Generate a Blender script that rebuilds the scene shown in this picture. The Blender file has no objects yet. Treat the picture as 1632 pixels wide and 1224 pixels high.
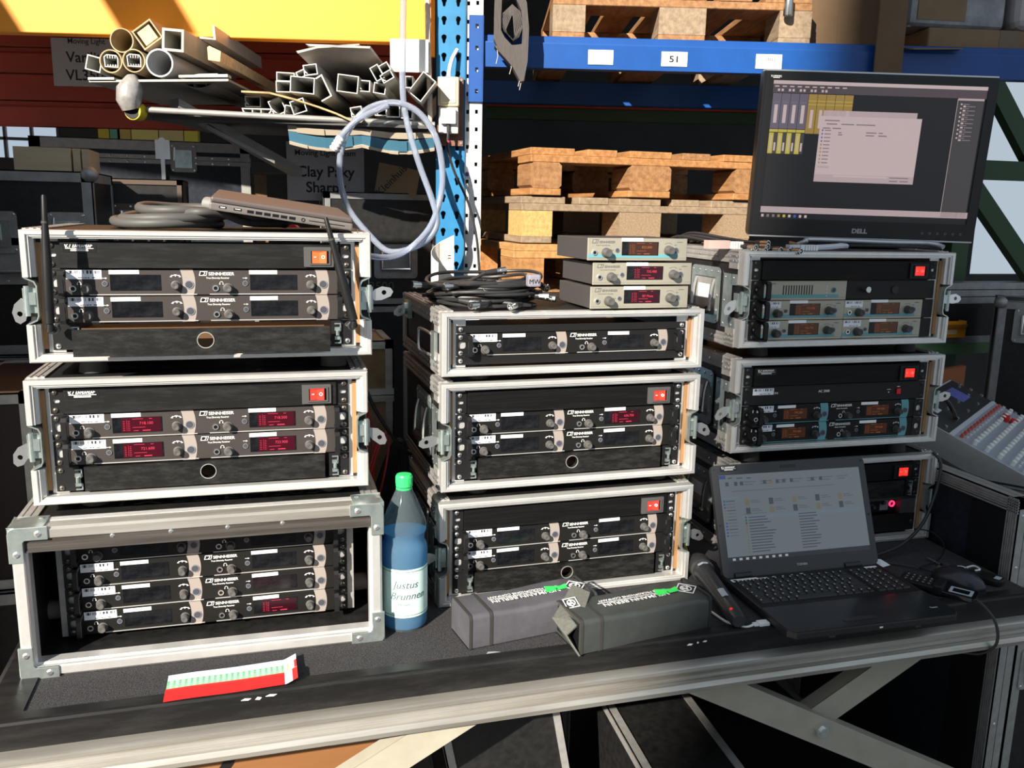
import bpy, bmesh, math, random
from mathutils import Vector, Matrix
random.seed(7)
PI = math.pi
S = 0.001                                   # all numbers below are millimetres
scene = bpy.context.scene
col = scene.collection

# ---------------------------------------------------------------- camera
def make_camera():
    yaw, pit, rol = math.radians(16.2823), math.radians(11.2546), math.radians(1.1745)
    f = Vector((math.sin(yaw)*math.cos(pit), math.cos(yaw)*math.cos(pit), -math.sin(pit)))
    r = Vector((math.cos(yaw), -math.sin(yaw), 0))
    u = r.cross(f)
    r2 = r*math.cos(rol)+u*math.sin(rol)
    u2 = -r*math.sin(rol)+u*math.cos(rol)
    cd = bpy.data.cameras.new('camera')
    cd.sensor_width = 36
    cd.lens = 1397.03/1632*36
    cd.clip_start = 0.05
    cam = bpy.data.objects.new('camera', cd)
    m = Matrix((r2, u2, -f)).transposed().to_4x4()
    m.translation = Vector((-101.08, -1639.01, 773.28))*S
    cam.matrix_world = m
    col.objects.link(cam)
    scene.camera = cam
make_camera()

# ---------------------------------------------------------------- sky, sun, exposure
w = bpy.data.worlds.new('world')
scene.world = w
w.use_nodes = True
bg = w.node_tree.nodes['Background']
bg.inputs[0].default_value = (0.74, 0.87, 1.0, 1)
bg.inputs[1].default_value = 0.62
SUNDIR = Vector((0.62, 0.68, -0.47)).normalized()      # travel of the light
sd = bpy.data.lights.new('sun', 'SUN')
sd.energy = 11.0
sd.angle = math.radians(0.6)
sd.color = (1.0, 0.92, 0.80)
so = bpy.data.objects.new('sun', sd)
so.rotation_euler = SUNDIR.to_track_quat('-Z', 'Y').to_euler()
so.location = (-4, -5, 5)
col.objects.link(so)
vs = scene.view_settings
vs.view_transform = 'Standard'
vs.look = 'None'
vs.gamma = 1
vs.use_curve_mapping = False
vs.exposure = 0.0

# ---------------------------------------------------------------- materials
MATS = {}
def mat(name, c=(.5, .5, .5), rough=.5, metal=0, var=0, vs=20, bump=0, bs=300, emit=0, ecol=None, spec=.5,
        trans=0, ior=1.45, stretch=(1, 1, 1), c2=None, alpha=1):
    if name in MATS:
        return MATS[name]
    m = bpy.data.materials.new(name)
    m.use_nodes = True
    nt = m.node_tree
    b = nt.nodes['Principled BSDF']
    b.inputs['Base Color'].default_value = (*c, 1)
    b.inputs['Roughness'].default_value = rough
    b.inputs['Metallic'].default_value = metal
    b.inputs['Specular IOR Level'].default_value = spec
    b.inputs['Transmission Weight'].default_value = trans
    b.inputs['IOR'].default_value = ior
    b.inputs['Alpha'].default_value = alpha
    if emit:
        b.inputs['Emission Color'].default_value = (*(ecol or c), 1)
        b.inputs['Emission Strength'].default_value = emit
    if var or c2 or bump:
        tc = nt.nodes.new('ShaderNodeTexCoord')
        mp = nt.nodes.new('ShaderNodeMapping')
        mp.inputs['Scale'].default_value = stretch
        nt.links.new(tc.outputs['Object'], mp.inputs['Vector'])
    if var or c2:
        n = nt.nodes.new('ShaderNodeTexNoise')
        n.inputs['Scale'].default_value = vs
        n.inputs['Detail'].default_value = 6
        n.inputs['Roughness'].default_value = .65
        nt.links.new(mp.outputs[0], n.inputs['Vector'])
        r = nt.nodes.new('ShaderNodeValToRGB')
        lo = c2 if c2 else tuple(max(0, x*(1-var)) for x in c)
        hi = c if c2 else tuple(min(1, x*(1+var)) for x in c)
        r.color_ramp.elements[0].position = .32
        r.color_ramp.elements[1].position = .68
        r.color_ramp.elements[0].color = (*lo, 1)
        r.color_ramp.elements[1].color = (*hi, 1)
        nt.links.new(n.outputs[0], r.inputs[0])
        nt.links.new(r.outputs[0], b.inputs['Base Color'])
    if bump:
        n2 = nt.nodes.new('ShaderNodeTexNoise')
        n2.inputs['Scale'].default_value = bs
        n2.inputs['Detail'].default_value = 4
        nt.links.new(mp.outputs[0], n2.inputs['Vector'])
        bp = nt.nodes.new('ShaderNodeBump')
        bp.inputs['Strength'].default_value = bump
        bp.inputs['Distance'].default_value = .002
        nt.links.new(n2.outputs[0], bp.inputs['Height'])
        nt.links.new(bp.outputs[0], b.inputs['Normal'])
    MATS[name] = m
    return m

def scratched(name, c, rough, sc=(.25, 6, 6), amt=.12, lo=.62, spec=.3):
    """dark painted surface with pale streaky wear"""
    m = mat(name, c, rough, spec=spec)
    nt = m.node_tree
    b = nt.nodes['Principled BSDF']
    tc = nt.nodes.new('ShaderNodeTexCoord')
    mp = nt.nodes.new('ShaderNodeMapping')
    mp.inputs['Scale'].default_value = sc
    nt.links.new(tc.outputs['Object'], mp.inputs['Vector'])
    n = nt.nodes.new('ShaderNodeTexNoise')
    n.inputs['Scale'].default_value = 28
    n.inputs['Detail'].default_value = 9
    n.inputs['Roughness'].default_value = .75
    nt.links.new(mp.outputs[0], n.inputs['Vector'])
    r = nt.nodes.new('ShaderNodeValToRGB')
    r.color_ramp.elements[0].position = .45
    r.color_ramp.elements[1].position = .85
    r.color_ramp.elements[0].color = (*c, 1)
    r.color_ramp.elements[1].color = (*(x+amt for x in c), 1)
    nt.links.new(n.outputs[0], r.inputs[0])
    nt.links.new(r.outputs[0], b.inputs['Base Color'])
    return m

def barcode(name):
    m = mat(name, (.8, .82, .88), .5)
    nt = m.node_tree
    b = nt.nodes['Principled BSDF']
    N = nt.nodes.new
    L = nt.links.new
    tc = N('ShaderNodeTexCoord')
    sp = N('ShaderNodeSeparateXYZ')
    L(tc.outputs['Generated'], sp.inputs[0])
    def ma(op, a, bv=None):
        n = N('ShaderNodeMath')
        n.operation = op
        for i, v in enumerate((a, bv)):
            if v is None:
                continue
            if isinstance(v, (int, float)):
                n.inputs[i].default_value = v
            else:
                L(v, n.inputs[i])
        return n.outputs[0]
    wn = N('ShaderNodeTexWhiteNoise')
    wn.noise_dimensions = '1D'
    L(ma('FLOOR', ma('MULTIPLY', sp.outputs[0], 52)), wn.inputs['W'])
    bar = ma('GREATER_THAN', wn.outputs[0], .52)
    top = ma('MULTIPLY', ma('GREATER_THAN', sp.outputs[2], .58), ma('LESS_THAN', sp.outputs[2], .92))
    side = ma('MULTIPLY', ma('GREATER_THAN', sp.outputs[0], .06), ma('LESS_THAN', sp.outputs[0], .95))
    k1 = ma('MULTIPLY', ma('MULTIPLY', bar, top), side)
    wn2 = N('ShaderNodeTexWhiteNoise')
    wn2.noise_dimensions = '1D'
    L(ma('FLOOR', ma('MULTIPLY', sp.outputs[0], 40)), wn2.inputs['W'])
    low = ma('MULTIPLY', ma('GREATER_THAN', sp.outputs[2], .10), ma('LESS_THAN', sp.outputs[2], .2))
    k2 = ma('MULTIPLY', ma('MULTIPLY', low, ma('GREATER_THAN', wn2.outputs[0], .3)), ma('MULTIPLY', ma('GREATER_THAN', sp.outputs[0], .3), ma('LESS_THAN', sp.outputs[0], .85)))
    k = ma('MAXIMUM', k1, k2)
    mx = N('ShaderNodeMix')
    mx.data_type = 'RGBA'
    mx.inputs[6].default_value = (.8, .82, .88, 1)
    mx.inputs[7].default_value = (.03, .03, .04, 1)
    L(k, mx.inputs[0])
    L(mx.outputs[2], b.inputs['Base Color'])
    return m

ALU = mat('aluminium', (.72, .71, .69), .36, .6, var=.06, vs=40)
ALU2 = mat('aluminium_dull', (.40, .39, .375), .5, .5, var=.15, vs=40)
ALUW = mat('aluminium_worn', (.60, .58, .54), .36, .7, c2=(.36, .33, .28), vs=9, stretch=(.25, 4, 4), bump=.08, bs=200)
ZINC = mat('zinc', (.62, .68, .66), .3, .8, c2=(.42, .50, .48), vs=45)
STEEL = mat('steel', (.75, .75, .74), .25, .9)
CHROME = mat('chrome', (.62, .62, .60), .28, 1)
LAM = mat('black_laminate', (.010, .0095, .0095), .5, var=.5, vs=60, bump=.12, bs=900)
LAMB = mat('blue_black_laminate', (.014, .018, .028), .45, var=.4, vs=60, bump=.1, bs=900)
BLACK = mat('black_plastic', (.0095, .0095, .010), .45, spec=.35)
BLKG = mat('black_gloss', (.008, .008, .010), .12)
RUB = mat('rubber', (.035, .033, .031), .75)
PANEL = scratched('panel_black', (.0085, .0082, .0080), .45, sc=(.5, 4, 4), amt=.022)
DRAW = scratched('drawer_black', (.0065, .0062, .0056), .5, sc=(1.2, 3, 4), amt=.035)
RECV = mat('receiver_face', (.046, .039, .036), .5, .15, var=.06, vs=200)
RECB = mat('receiver_face_black', (.0105, .0098, .0093), .5, .1, spec=.3)
PANEL2 = scratched('panel_deep_black', (.0045, .0044, .0044), .5, amt=.010, spec=.2)
CRES = mat('crescent_silver', (.30, .26, .235), .5)
TEAL = mat('teal_paint', (.12, .33, .37), .5)
KNOB = mat('knob_grey', (.085, .082, .080), .5)
KNOBD = mat('knob_dark', (.05, .05, .05), .5)
WHITE = mat('white_print', (.85, .84, .82), .6)
PAPER = mat('paper', (.86, .86, .88), .7)
LABEL = mat('label_strip', (.88, .88, .88), .6)
BARC = barcode('barcode_label')
DISPO = scratched('display_off', (.0045, .005, .007), .16, sc=(1, 1, 2), amt=.02, spec=.35)
DRED = mat('display_red', (.022, .002, .005), .2, emit=.5, ecol=(.10, .003, .012))
DREDT = mat('display_red_text', (.3, .02, .04), .4, emit=.7, ecol=(.75, .04, .09))
DDRED = mat('display_dark_red', (.014, .002, .004), .2, emit=.35, ecol=(.06, .003, .012))
DORG = mat('display_orange', (.03, .01, .003), .2, emit=.2, ecol=(.11, .032, .010))
DORGT = mat('display_orange_text', (.2, .06, .02), .4, emit=.4, ecol=(.28, .09, .03))
SWRED = mat('switch_red', (.85, .03, .02), .3, emit=1.2, ecol=(.95, .03, .02))
SWORG = mat('switch_glow', (.9, .08, .03), .3, emit=1.3, ecol=(1, .12, .025))
SWFR = mat('switch_frame', (.07, .068, .068), .5)
PLY = mat('plywood_edge', (.40, .22, .10), .65, c2=(.26, .13, .05), vs=50, stretch=(3, 3, .3))
CHAMP = mat('champagne_face', (.42, .395, .32), .45, .45, var=.04, vs=200)
DGREY = mat('dark_grey_metal', (.07, .067, .065), .5, .2)
CABLE = mat('cable_black', (.022, .022, .023), .45)
GCABLE = mat('cable_grey', (.075, .073, .070), .55)

# ---------------------------------------------------------------- mesh builder
class MB:
    def __init__(s):
        s.v, s.f, s.mi = [], [], []
        s.cur = 0
        s.M = None
    def add(s, vs_, fs):
        o = len(s.v)
        for p in vs_:
            p = Vector(p)
            if s.M is not None:
                p = s.M @ p
            s.v.append((p.x*S, p.y*S, p.z*S))
        for f in fs:
            s.f.append(tuple(i+o for i in f))
            s.mi.append(s.cur)
        return s
    def box(s, x0, y0, z0, x1, y1, z1):
        return s.add([(x0, y0, z0), (x1, y0, z0), (x1, y1, z0), (x0, y1, z0), (x0, y0, z1), (x1, y0, z1), (x1, y1, z1), (x0, y1, z1)],
                     [(0, 3, 2, 1), (4, 5, 6, 7), (0, 1, 5, 4), (1, 2, 6, 5), (2, 3, 7, 6), (3, 0, 4, 7)])
    def cyl(s, p0, p1, r0, r1=None, n=16, cap=True):
        r1 = r0 if r1 is None else r1
        p0, p1 = Vector(p0), Vector(p1)
        d = (p1-p0).normalized()
        a = d.orthogonal().normalized()
        b = d.cross(a)
        vs_ = []
        for p, r in ((p0, r0), (p1, r1)):
            for i in range(n):
                t = 2*PI*i/n
                vs_.append(p+a*math.cos(t)*r+b*math.sin(t)*r)
        fs = [(i, (i+1) % n, n+(i+1) % n, n+i) for i in range(n)]
        if cap:
            fs += [tuple(range(n-1, -1, -1)), tuple(range(n, 2*n))]
        return s.add(vs_, fs)
    def ring(s, p0, p1, r, ri, n=20):
        """hollow cylinder with open ends showing the wall"""
        p0, p1 = Vector(p0), Vector(p1)
        d = (p1-p0).normalized()
        a = d.orthogonal().normalized()
        b = d.cross(a)
        vs_ = []
        for p, q in ((p0, r), (p1, r), (p1, ri), (p0, ri)):
            for i in range(n):
                t = 2*PI*i/n
                vs_.append(p+a*math.cos(t)*q+b*math.sin(t)*q)
        fs = []
        for k in range(4):
            for i in range(n):
                j = (i+1) % n
                fs.append((k*n+i, k*n+j, ((k+1) % 4)*n+j, ((k+1) % 4)*n+i))
        return s.add(vs_, fs)
    def tube(s, path, r, n=8, closed=False):
        P = [Vector(p) for p in path]
        m = len(P)
        rr = r if isinstance(r, (list, tuple)) else [r]*m
        vs_ = []
        up = None
        for i in range(m):
            t = (P[(i+1) % m]-P[i-1]) if closed else (P[min(i+1, m-1)]-P[max(i-1, 0)])
            t.normalize()
            if up is None:
                up = t.orthogonal().normalized()
            up = (up-t*up.dot(t))
            if up.length < 1e-6:
                up = t.orthogonal()
            up.normalize()
            b = t.cross(up)
            for k in range(n):
                a = 2*PI*k/n
                vs_.append(P[i]+up*math.cos(a)*rr[i]+b*math.sin(a)*rr[i])
        fs = []
        for i in range(m if closed else m-1):
            j = (i+1) % m
            for k in range(n):
                l = (k+1) % n
                fs.append((i*n+k, i*n+l, j*n+l, j*n+k))
        if not closed:
            fs += [tuple(range(n-1, -1, -1)), tuple(range((m-1)*n, m*n))]
        return s.add(vs_, fs)
    def lathe(s, prof, o=(0, 0, 0), n=32, axis='z'):
        vs_ = []
        for r, z in prof:
            for i in range(n):
                t = 2*PI*i/n
                if axis == 'z':
                    vs_.append((o[0]+r*math.cos(t), o[1]+r*math.sin(t), o[2]+z))
                else:
                    vs_.append((o[0]+r*math.cos(t), o[1]+z, o[2]+r*math.sin(t)))
        m = len(prof)
        fs = []
        for k in range(m-1):
            for i in range(n):
                j = (i+1) % n
                fs.append((k*n+i, k*n+j, (k+1)*n+j, (k+1)*n+i))
        if prof[0][0] > 0:
            fs.append(tuple(range(n-1, -1, -1)))
        if prof[-1][0] > 0:
            fs.append(tuple(range((m-1)*n, m*n)))
        return s.add(vs_, fs)
    def prism(s, poly, a0, a1, pl='xz'):
        n = len(poly)
        def P(p, a):
            return {'xz': (p[0], a, p[1]), 'xy': (p[0], p[1], a), 'yz': (a, p[0], p[1])}[pl]
        vs_ = [P(p, a0) for p in poly]+[P(p, a1) for p in poly]
        fs = [tuple(range(n)), tuple(range(2*n-1, n-1, -1))]+[(i, n+i, n+(i+1) % n, (i+1) % n) for i in range(n)]
        return s.add(vs_, fs)
    def hollow(s, outer, inner, a0, a1, pl='xz'):
        n = len(outer)
        def P(p, a):
            return {'xz': (p[0], a, p[1]), 'xy': (p[0], p[1], a), 'yz': (a, p[0], p[1])}[pl]
        vs_ = [P(p, a0) for p in outer]+[P(p, a1) for p in outer]+[P(p, a1) for p in inner]+[P(p, a0) for p in inner]
        fs = []
        for k in range(4):
            for i in range(n):
                j = (i+1) % n
                fs.append((k*n+i, ((k+1) % 4)*n+i, ((k+1) % 4)*n+j, k*n+j))
        return s.add(vs_, fs)
    def strip(s, path, th, a0, a1, pl='xz', closed=False):
        """thin wall that follows a 2-D path, extruded"""
        P = [Vector((p[0], p[1])) for p in path]
        n = len(P)
        A, B = [], []
        for i in range(n):
            d1 = (P[i]-P[i-1]) if (i > 0 or closed) else (P[1]-P[0])
            d2 = (P[(i+1) % n]-P[i]) if (i < n-1 or closed) else d1
            n1 = Vector((-d1.y, d1.x)).normalized()
            n2 = Vector((-d2.y, d2.x)).normalized()
            m = (n1+n2)
            m = m.normalized() if m.length > 1e-6 else n1
            k = th/2/max(.35, m.dot(n1))
            A.append(P[i]+m*k)
            B.append(P[i]-m*k)
        if closed:
            return s.hollow(A, B, a0, a1, pl)
        for i in range(n-1):
            s.prism([A[i], A[i+1], B[i+1], B[i]], a0, a1, pl)
        return s
    def mesh(s, name, mats, smooth=False, bev=0, seg=1):
        me = bpy.data.meshes.new(name)
        me.from_pydata(s.v, [], s.f)
        if not isinstance(mats, (list, tuple)):
            mats = [mats]
        for m in mats:
            me.materials.append(m)
        me.polygons.foreach_set('material_index', s.mi)
        bm = bmesh.new()
        bm.from_mesh(me)
        if bev:
            bmesh.ops.remove_doubles(bm, verts=bm.verts, dist=1e-6)
            ed = [e for e in bm.edges if len(e.link_faces) == 2 and e.calc_face_angle(0) > .5]
            bmesh.ops.bevel(bm, geom=ed, offset=bev*S, segments=seg, affect='EDGES', profile=.6, clamp_overlap=True)
        bmesh.ops.recalc_face_normals(bm, faces=bm.faces)
        bm.to_mesh(me)
        bm.free()
        if smooth:
            me.polygons.foreach_set('use_smooth', [True]*len(me.polygons))
            me.set_sharp_from_angle(angle=math.radians(38))
        me.update()
        return me
    def build(s, name, mats, parent=None, smooth=False, bev=0, seg=1, loc=None, rot=None):
        o = inst(s.mesh(name, mats, smooth, bev, seg), name, parent, loc, rot)
        if name in JOINED:
            o['kind'] = 'stuff'
        return o

JOINED = {'rivet', 'symbols', 'label_line', 'paint_chip', 'sticker_print', 'touch_symbols', 'barcode', 'port', 'port_tongue', 'rocker_marks', 'profile_ridges', 'front_profile_ridges', 'trim_line'}
def inst(me, name, parent=None, loc=None, rot=None):
    o = bpy.data.objects.new(name, me)
    if loc is not None:
        o.location = [c*S for c in loc]
    if rot is not None:
        o.rotation_euler = rot
    o.parent = parent
    col.objects.link(o)
    if name in JOINED and parent is not None:
        o['kind'] = 'stuff'
    return o

MC = {}
def cached(key, fn):
    if key not in MC:
        MC[key] = fn()
    return MC[key]

def tag(o, label, cat, group=None):
    o['label'] = label
    o['category'] = cat
    if group:
        o['group'] = group
    return o
def thing(name, label, cat, loc=(0, 0, 0), rz=0, group=None, rot=None):
    o = bpy.data.objects.new(name, None)
    o.empty_display_size = .02
    o.location = [c*S for c in loc]
    o.rotation_euler = rot if rot else (0, 0, rz)
    col.objects.link(o)
    return tag(o, label, cat, group)
def struct(o):
    o['kind'] = 'structure'
    return o
def stuff(o):
    o['kind'] = 'stuff'
    return o

def text_mesh(s, size, align='CENTER', bold=0.0, ext=.15, sx=1.0, mt=None, shear=0):
    key = ('txt', s, size, align, bold, ext, sx, mt.name if mt else '', shear)
    if key in MC:
        return MC[key]
    cu = bpy.data.curves.new('text', 'FONT')
    cu.body = s
    cu.size = size*S
    cu.align_x = align
    cu.extrude = ext*S
    cu.offset = bold*size*S*.02
    cu.shear = shear
    cu.resolution_u = 3
    ob = bpy.data.objects.new('text', cu)
    me = bpy.data.meshes.new_from_object(ob)
    bpy.data.objects.remove(ob)
    bpy.data.curves.remove(cu)
    if sx != 1:
        me.transform(Matrix.Diagonal((sx, 1, 1, 1)))
    me.materials.clear()
    me.materials.append(mt or WHITE)
    MC[key] = me
    return me
FRONT = (PI/2, 0, 0)
def text(s, size, parent, loc, name='lettering', rot=FRONT, **k):
    return inst(text_mesh(s, size, **k), name, parent, loc, rot)

def spline(pts, n=8, closed=False):
    P = [Vector(p) for p in pts]
    out = []
    m = len(P)
    rng = range(m) if closed else range(m-1)
    for i in rng:
        if closed:
            a, b, c, d = P[i-1], P[i], P[(i+1) % m], P[(i+2) % m]
        else:
            a, b, c, d = P[max(i-1, 0)], P[i], P[i+1], P[min(i+2, m-1)]
        for k in range(n):
            t = k/n
            out.append(.5*((2*b)+(c-a)*t+(2*a-5*b+4*c-d)*t*t+(3*b-a-3*c+d)*t*t*t))
    if not closed:
        out.append(P[-1])
    return out
def rrect(x0, z0, x1, z1, r, n=4):
    out = []
    for cx, cz, a in ((x1-r, z1-r, 0), (x0+r, z1-r, 90), (x0+r, z0+r, 180), (x1-r, z0+r, 270)):
        for i in range(n+1):
            t = math.radians(a+90*i/n)
            out.append((cx+r*math.cos(t), cz+r*math.sin(t)))
    return out
def circ(cx, cz, r, n=16):
    return [(cx+r*math.cos(2*PI*i/n), cz+r*math.sin(2*PI*i/n)) for i in range(n)]
def star_r(poly, ang):
    """distance from the origin to a star-shaped outline along a ray"""
    dx, dz = math.cos(ang), math.sin(ang)
    best = 1e9
    n = len(poly)
    for i in range(n):
        (x1, z1), (x2, z2) = poly[i], poly[(i+1) % n]
        ex, ez = x2-x1, z2-z1
        den = dx*ez-dz*ex
        if abs(den) < 1e-9:
            continue
        t = (x1*ez-z1*ex)/den
        s_ = (x1*dz-z1*dx)/den
        if t > 0 and -1e-6 <= s_ <= 1+1e-6:
            best = min(best, t)
    return best
def cell(m, x0, z0, x1, z1, hole, cx, cz, y0, y1, n=20):
    rect = [(x0-cx, z0-cz), (x1-cx, z0-cz), (x1-cx, z1-cz), (x0-cx, z1-cz)]
    angs = sorted([2*PI*i/n for i in range(n)]+[math.atan2(b, a) % (2*PI) for a, b in rect]+[math.atan2(b, a) % (2*PI) for a, b in hole])
    o, i_ = [], []
    for a in angs:
        ro, ri = star_r(rect, a), star_r(hole, a)
        o.append((cx+ro*math.cos(a), cz+ro*math.sin(a)))
        i_.append((cx+ri*math.cos(a), cz+ri*math.sin(a)))
    m.hollow(o, i_, y0, y1)
# ---------------------------------------------------------------- the hall
CONC = mat('concrete', (.30, .29, .27), .85, var=.2, vs=3)
DWALL = mat('dark_wall', (.035, .034, .033), .9, var=.2, vs=4)
GLASSP = mat('clear_pane', (.95, .97, 1), .02, trans=1, ior=1.02)
struct(MB().box(-9000, -16000, -790, 9000, 5200, -760).build('floor', CONC))
# back wall with a window band on the left and an open gate on the right
m = MB()
m.box(-6000, 4200, -760, -1900, 4300, 2700)
m.box(-1900, 4200, -760, -1180, 4300, 1010)
m.box(-1900, 4200, 1240, -1180, 4300, 2700)
m.box(-1180, 4200, -760, 5450, 4300, 2700)
m.box(5450, 4200, 2300, 9000, 4300, 2700)
m.box(5450, 4200, -760, 9000, 4300, 330)
struct(m.build('wall_back', DWALL))
struct(MB().box(-4200, 1500, -760, -4100, 4200, 2700).build('wall_left', DWALL))
struct(MB().box(-6000, 300, 2700, 7000, 4300, 2800).build('ceiling', DWALL))
w1 = struct(MB().box(-1900, 4215, 1010, -1180, 4225, 1240).build('window_1', GLASSP))
for x in (-1900, -1760, -1620, -1480, -1340, -1200):
    MB().box(x, 4200, 1010, x+14, 4240, 1240).build('window_bar', DGREY, w1)
MB().box(-1900, 4200, 1110, -1180, 4240, 1126).build('window_bar', DGREY, w1)
# unseen building added outside as an occluder, its corner shades the right half
d = Vector((SUNDIR.x, SUNDIR.y, 0)).normalized()
e = Vector((495, -360, 0))-d*15000
rt = Vector((d.y, -d.x, 0))
P = [e, e+rt*9000, e+rt*9000-d*1500, e-d*1500]
m = MB()
m.prism([(p.x, p.y) for p in P], -760, 14000, 'xy')
struct(m.build('wall_front', CONC))
# unseen slabs added above the camera, cut to shade stripes onto the orange beam
def shade_pt(px_point, t):
    return Vector(px_point)-SUNDIR*t
SLAB = mat('brace_steel', (.2, .2, .2), .6)
sdir = Vector((48, -12, -84))
for k, (pa, pb) in enumerate((((-514, 1349, 1355), (-299, 1294, 1361)), ((-1200, 1500, 1340), (-790, 1421, 1348)))):
    q = []
    for p_, lo_ in ((pa, 1.1), (pb, 1.22)):
        q.append(Vector(p_)-sdir*4)
        q.append(Vector(p_)+sdir*lo_)
    q = [v-SUNDIR*2600 for v in (q[0], q[1], q[3], q[2])]
    off = SUNDIR*-30
    struct(MB().add(q+[v+off for v in q], [(0, 1, 2, 3), (7, 6, 5, 4), (0, 4, 5, 1), (1, 5, 6, 2), (2, 6, 7, 3), (3, 7, 4, 0)]).build('trim_%d' % (k+1), SLAB))

# ---------------------------------------------------------------- table (carpeted riser on scissor legs)
CARP = mat('carpet', (.085, .082, .085), .95, c2=(.018, .018, .020), vs=420, bump=.9, bs=700, spec=.1)
TRIM = scratched('trim_black', (.010, .0095, .0095), .38, sc=(.3, 2, 2), amt=.02)
BEIGE = mat('beige_paint', (.40, .375, .30), .5, c2=(.34, .315, .25), vs=14)
tb = thing('work_table', 'long carpeted riser table with aluminium front rail and beige scissor legs', 'table', (462, 140, -760))
def tl(x, y, z):
    return (x-462, y-140, z+760)
def tparts(mb, name, mt, **k):
    mb.M = Matrix.Translation((-462, -140, 760))
    return mb
def tbuild(f, name, mt, **k):
    m = MB()
    m.M = Matrix.Translation((-462, -140, 760))
    f(m)
    return m.build(name, mt, tb, **k)
tbuild(lambda m: m.box(-528, -288, -40, 1455, 640, -3), 'deck_board', LAM)
tbuild(lambda m: m.box(-474, -268, -3, 1455, 640, 0), 'carpet', CARP)
tbuild(lambda m: m.prism([(-262, 1.5), (-262, 3.5), (-286, 4.5), (-291, 3), (-293, -1), (-293, -44), (-290, -44), (-290, -2), (-286, 1.5)], -530, 1455, 'yz'), 'edge_trim', TRIM)
tbuild(lambda m: m.prism([(-470, 1), (-470, 3), (-524, 4), (-531, 2), (-532, -44), (-529, -44), (-528, 0)], -290, 640, 'xz'), 'edge_trim', TRIM)
tbuild(lambda m: m.prism([(-288, -42), (-312, -42), (-318, -45), (-318, -52), (-309, -55), (-308, -62), (-313, -66), (-313, -70), (-311, -71), (-321, -74), (-325, -82), (-323, -91), (-316, -95), (-286, -95)], -560, 1500, 'yz'),
       'front_rail', ALUW, smooth=True)
def chipped(m, pts):
    for x, z, w_, h in pts:
        m.prism([(x, z), (x+w_*.4, z+h), (x+w_, z+h*.6), (x+w_*.7, z-h*.3)], -294, -292.6, 'xz')
tbuild(lambda m: chipped(m, [(-150, -8, 16, 3), (-128, -9, 10, 4), (-112, -6, 18, 3), (640, -12, 12, 3), (660, -10, 4, 3), (672, -9, 9, 2.5)]), 'paint_chip', WHITE)
def leg(m, p, q, y, w_=58, th=34):
    p, q = Vector((p[0], 0, p[1])), Vector((q[0], 0, q[1]))
    d = (q-p).normalized()
    n = Vector((-d.z, 0, d.x))
    c = [p+n*w_/2, q+n*w_/2, q-n*w_/2, p-n*w_/2]
    m.prism([(v.x, v.z) for v in c], y, y+3, 'xz')
    for sgn in (1, -1):
        a, b = p+n*(w_/2-1.5)*sgn, q+n*(w_/2-1.5)*sgn
        c = [a+n*1.5, b+n*1.5, b-n*1.5, a-n*1.5]
        m.prism([(v.x, v.z) for v in c], y+1, y+th, 'xz')
for args in [((600, -55), (1880, -738), -282), ((955, -236), (1290, -50), -262), ((305, -52), (-960, -738), -282),
             ((600, -55), (1448, -508), 522)]:
    tbuild(lambda m: leg(m, *args), 'leg', BEIGE, smooth=True)
tbuild(lambda m: m.cyl((957, -292, -240), (957, -280, -240), 15, n=6).cyl((957, -298, -240), (957, -290, -240), 9, n=12), 'bolt', STEEL)
for x in (1840, -1000):
    tbuild(lambda m: m.box(x, -292, -760, x+80, -240, -735), 'leg_foot', DGREY)
# ---------------------------------------------------------------- rack cases
W0 = 548
CASES = {}
def part_root(name, case_pos, lx, ly, lz):
    o = bpy.data.objects.new(name, None)
    o.empty_display_size = .02
    o.parent = CASES[case_pos]
    o.location = (lx*S, ly*S, lz*S)
    col.objects.link(o)
    return o
def frame_bar(m, kind, W, H, z0=None, z1=None):
    """mitred hybrid profile on the front edge: (s = inwards, y = depth)"""
    if kind in ('top', 'bot'):
        prof = [(0, 3), (2, 0), (7, 0), (8, 2.5), (10.5, 2.5), (11.2, 5), (13, 5), (13, 26), (0, 26)]
        k1 = 19/13
    else:
        prof = [(0, 3), (2, 0), (9, 0), (10, 3), (13, 3), (14, 9), (19, 11), (19, 26), (0, 26)]
        k1 = 13/19
    n = len(prof)
    def pt(t, s, y):
        if kind == 'top':
            return (s*k1 if t == 0 else W-s*k1, y, H-s)
        if kind == 'bot':
            return (s*k1 if t == 0 else W-s*k1, y, s)
        za = z0 if z0 is not None else s*k1
        zb = z1 if z1 is not None else H-s*k1
        return (s if kind == 'left' else W-s, y, za if t == 0 else zb)
    vs_ = [pt(0, *p) for p in prof]+[pt(1, *p) for p in prof]
    m.add(vs_, [tuple(range(n)), tuple(range(2*n-1, n-1, -1))]+[(i, n+i, n+(i+1) % n, (i+1) % n) for i in range(n)])
    return m
def depth_profile(m, x, z, D, sx, sz, w_=27, y0=20):
    """grooved angle along a depth edge; (x,z) is the outer corner, sx/sz point inwards"""
    for k in range(5):                                           # ridges on the horizontal and vertical flange
        a, b = k*w_/5, (k+1)*w_/5
        h = 2.2 if k % 2 == 0 else 1.0
        xs = sorted((x+sx*a, x+sx*b))
        m.box(xs[0], y0, min(z, z+(-sz)*h), xs[1], D, max(z, z+(-sz)*h))
        zs = sorted((z+sz*a, z+sz*b))
        m.box(min(x, x+(-sx)*h), y0, zs[0], max(x, x+(-sx)*h), D, zs[1])
    return m
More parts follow.
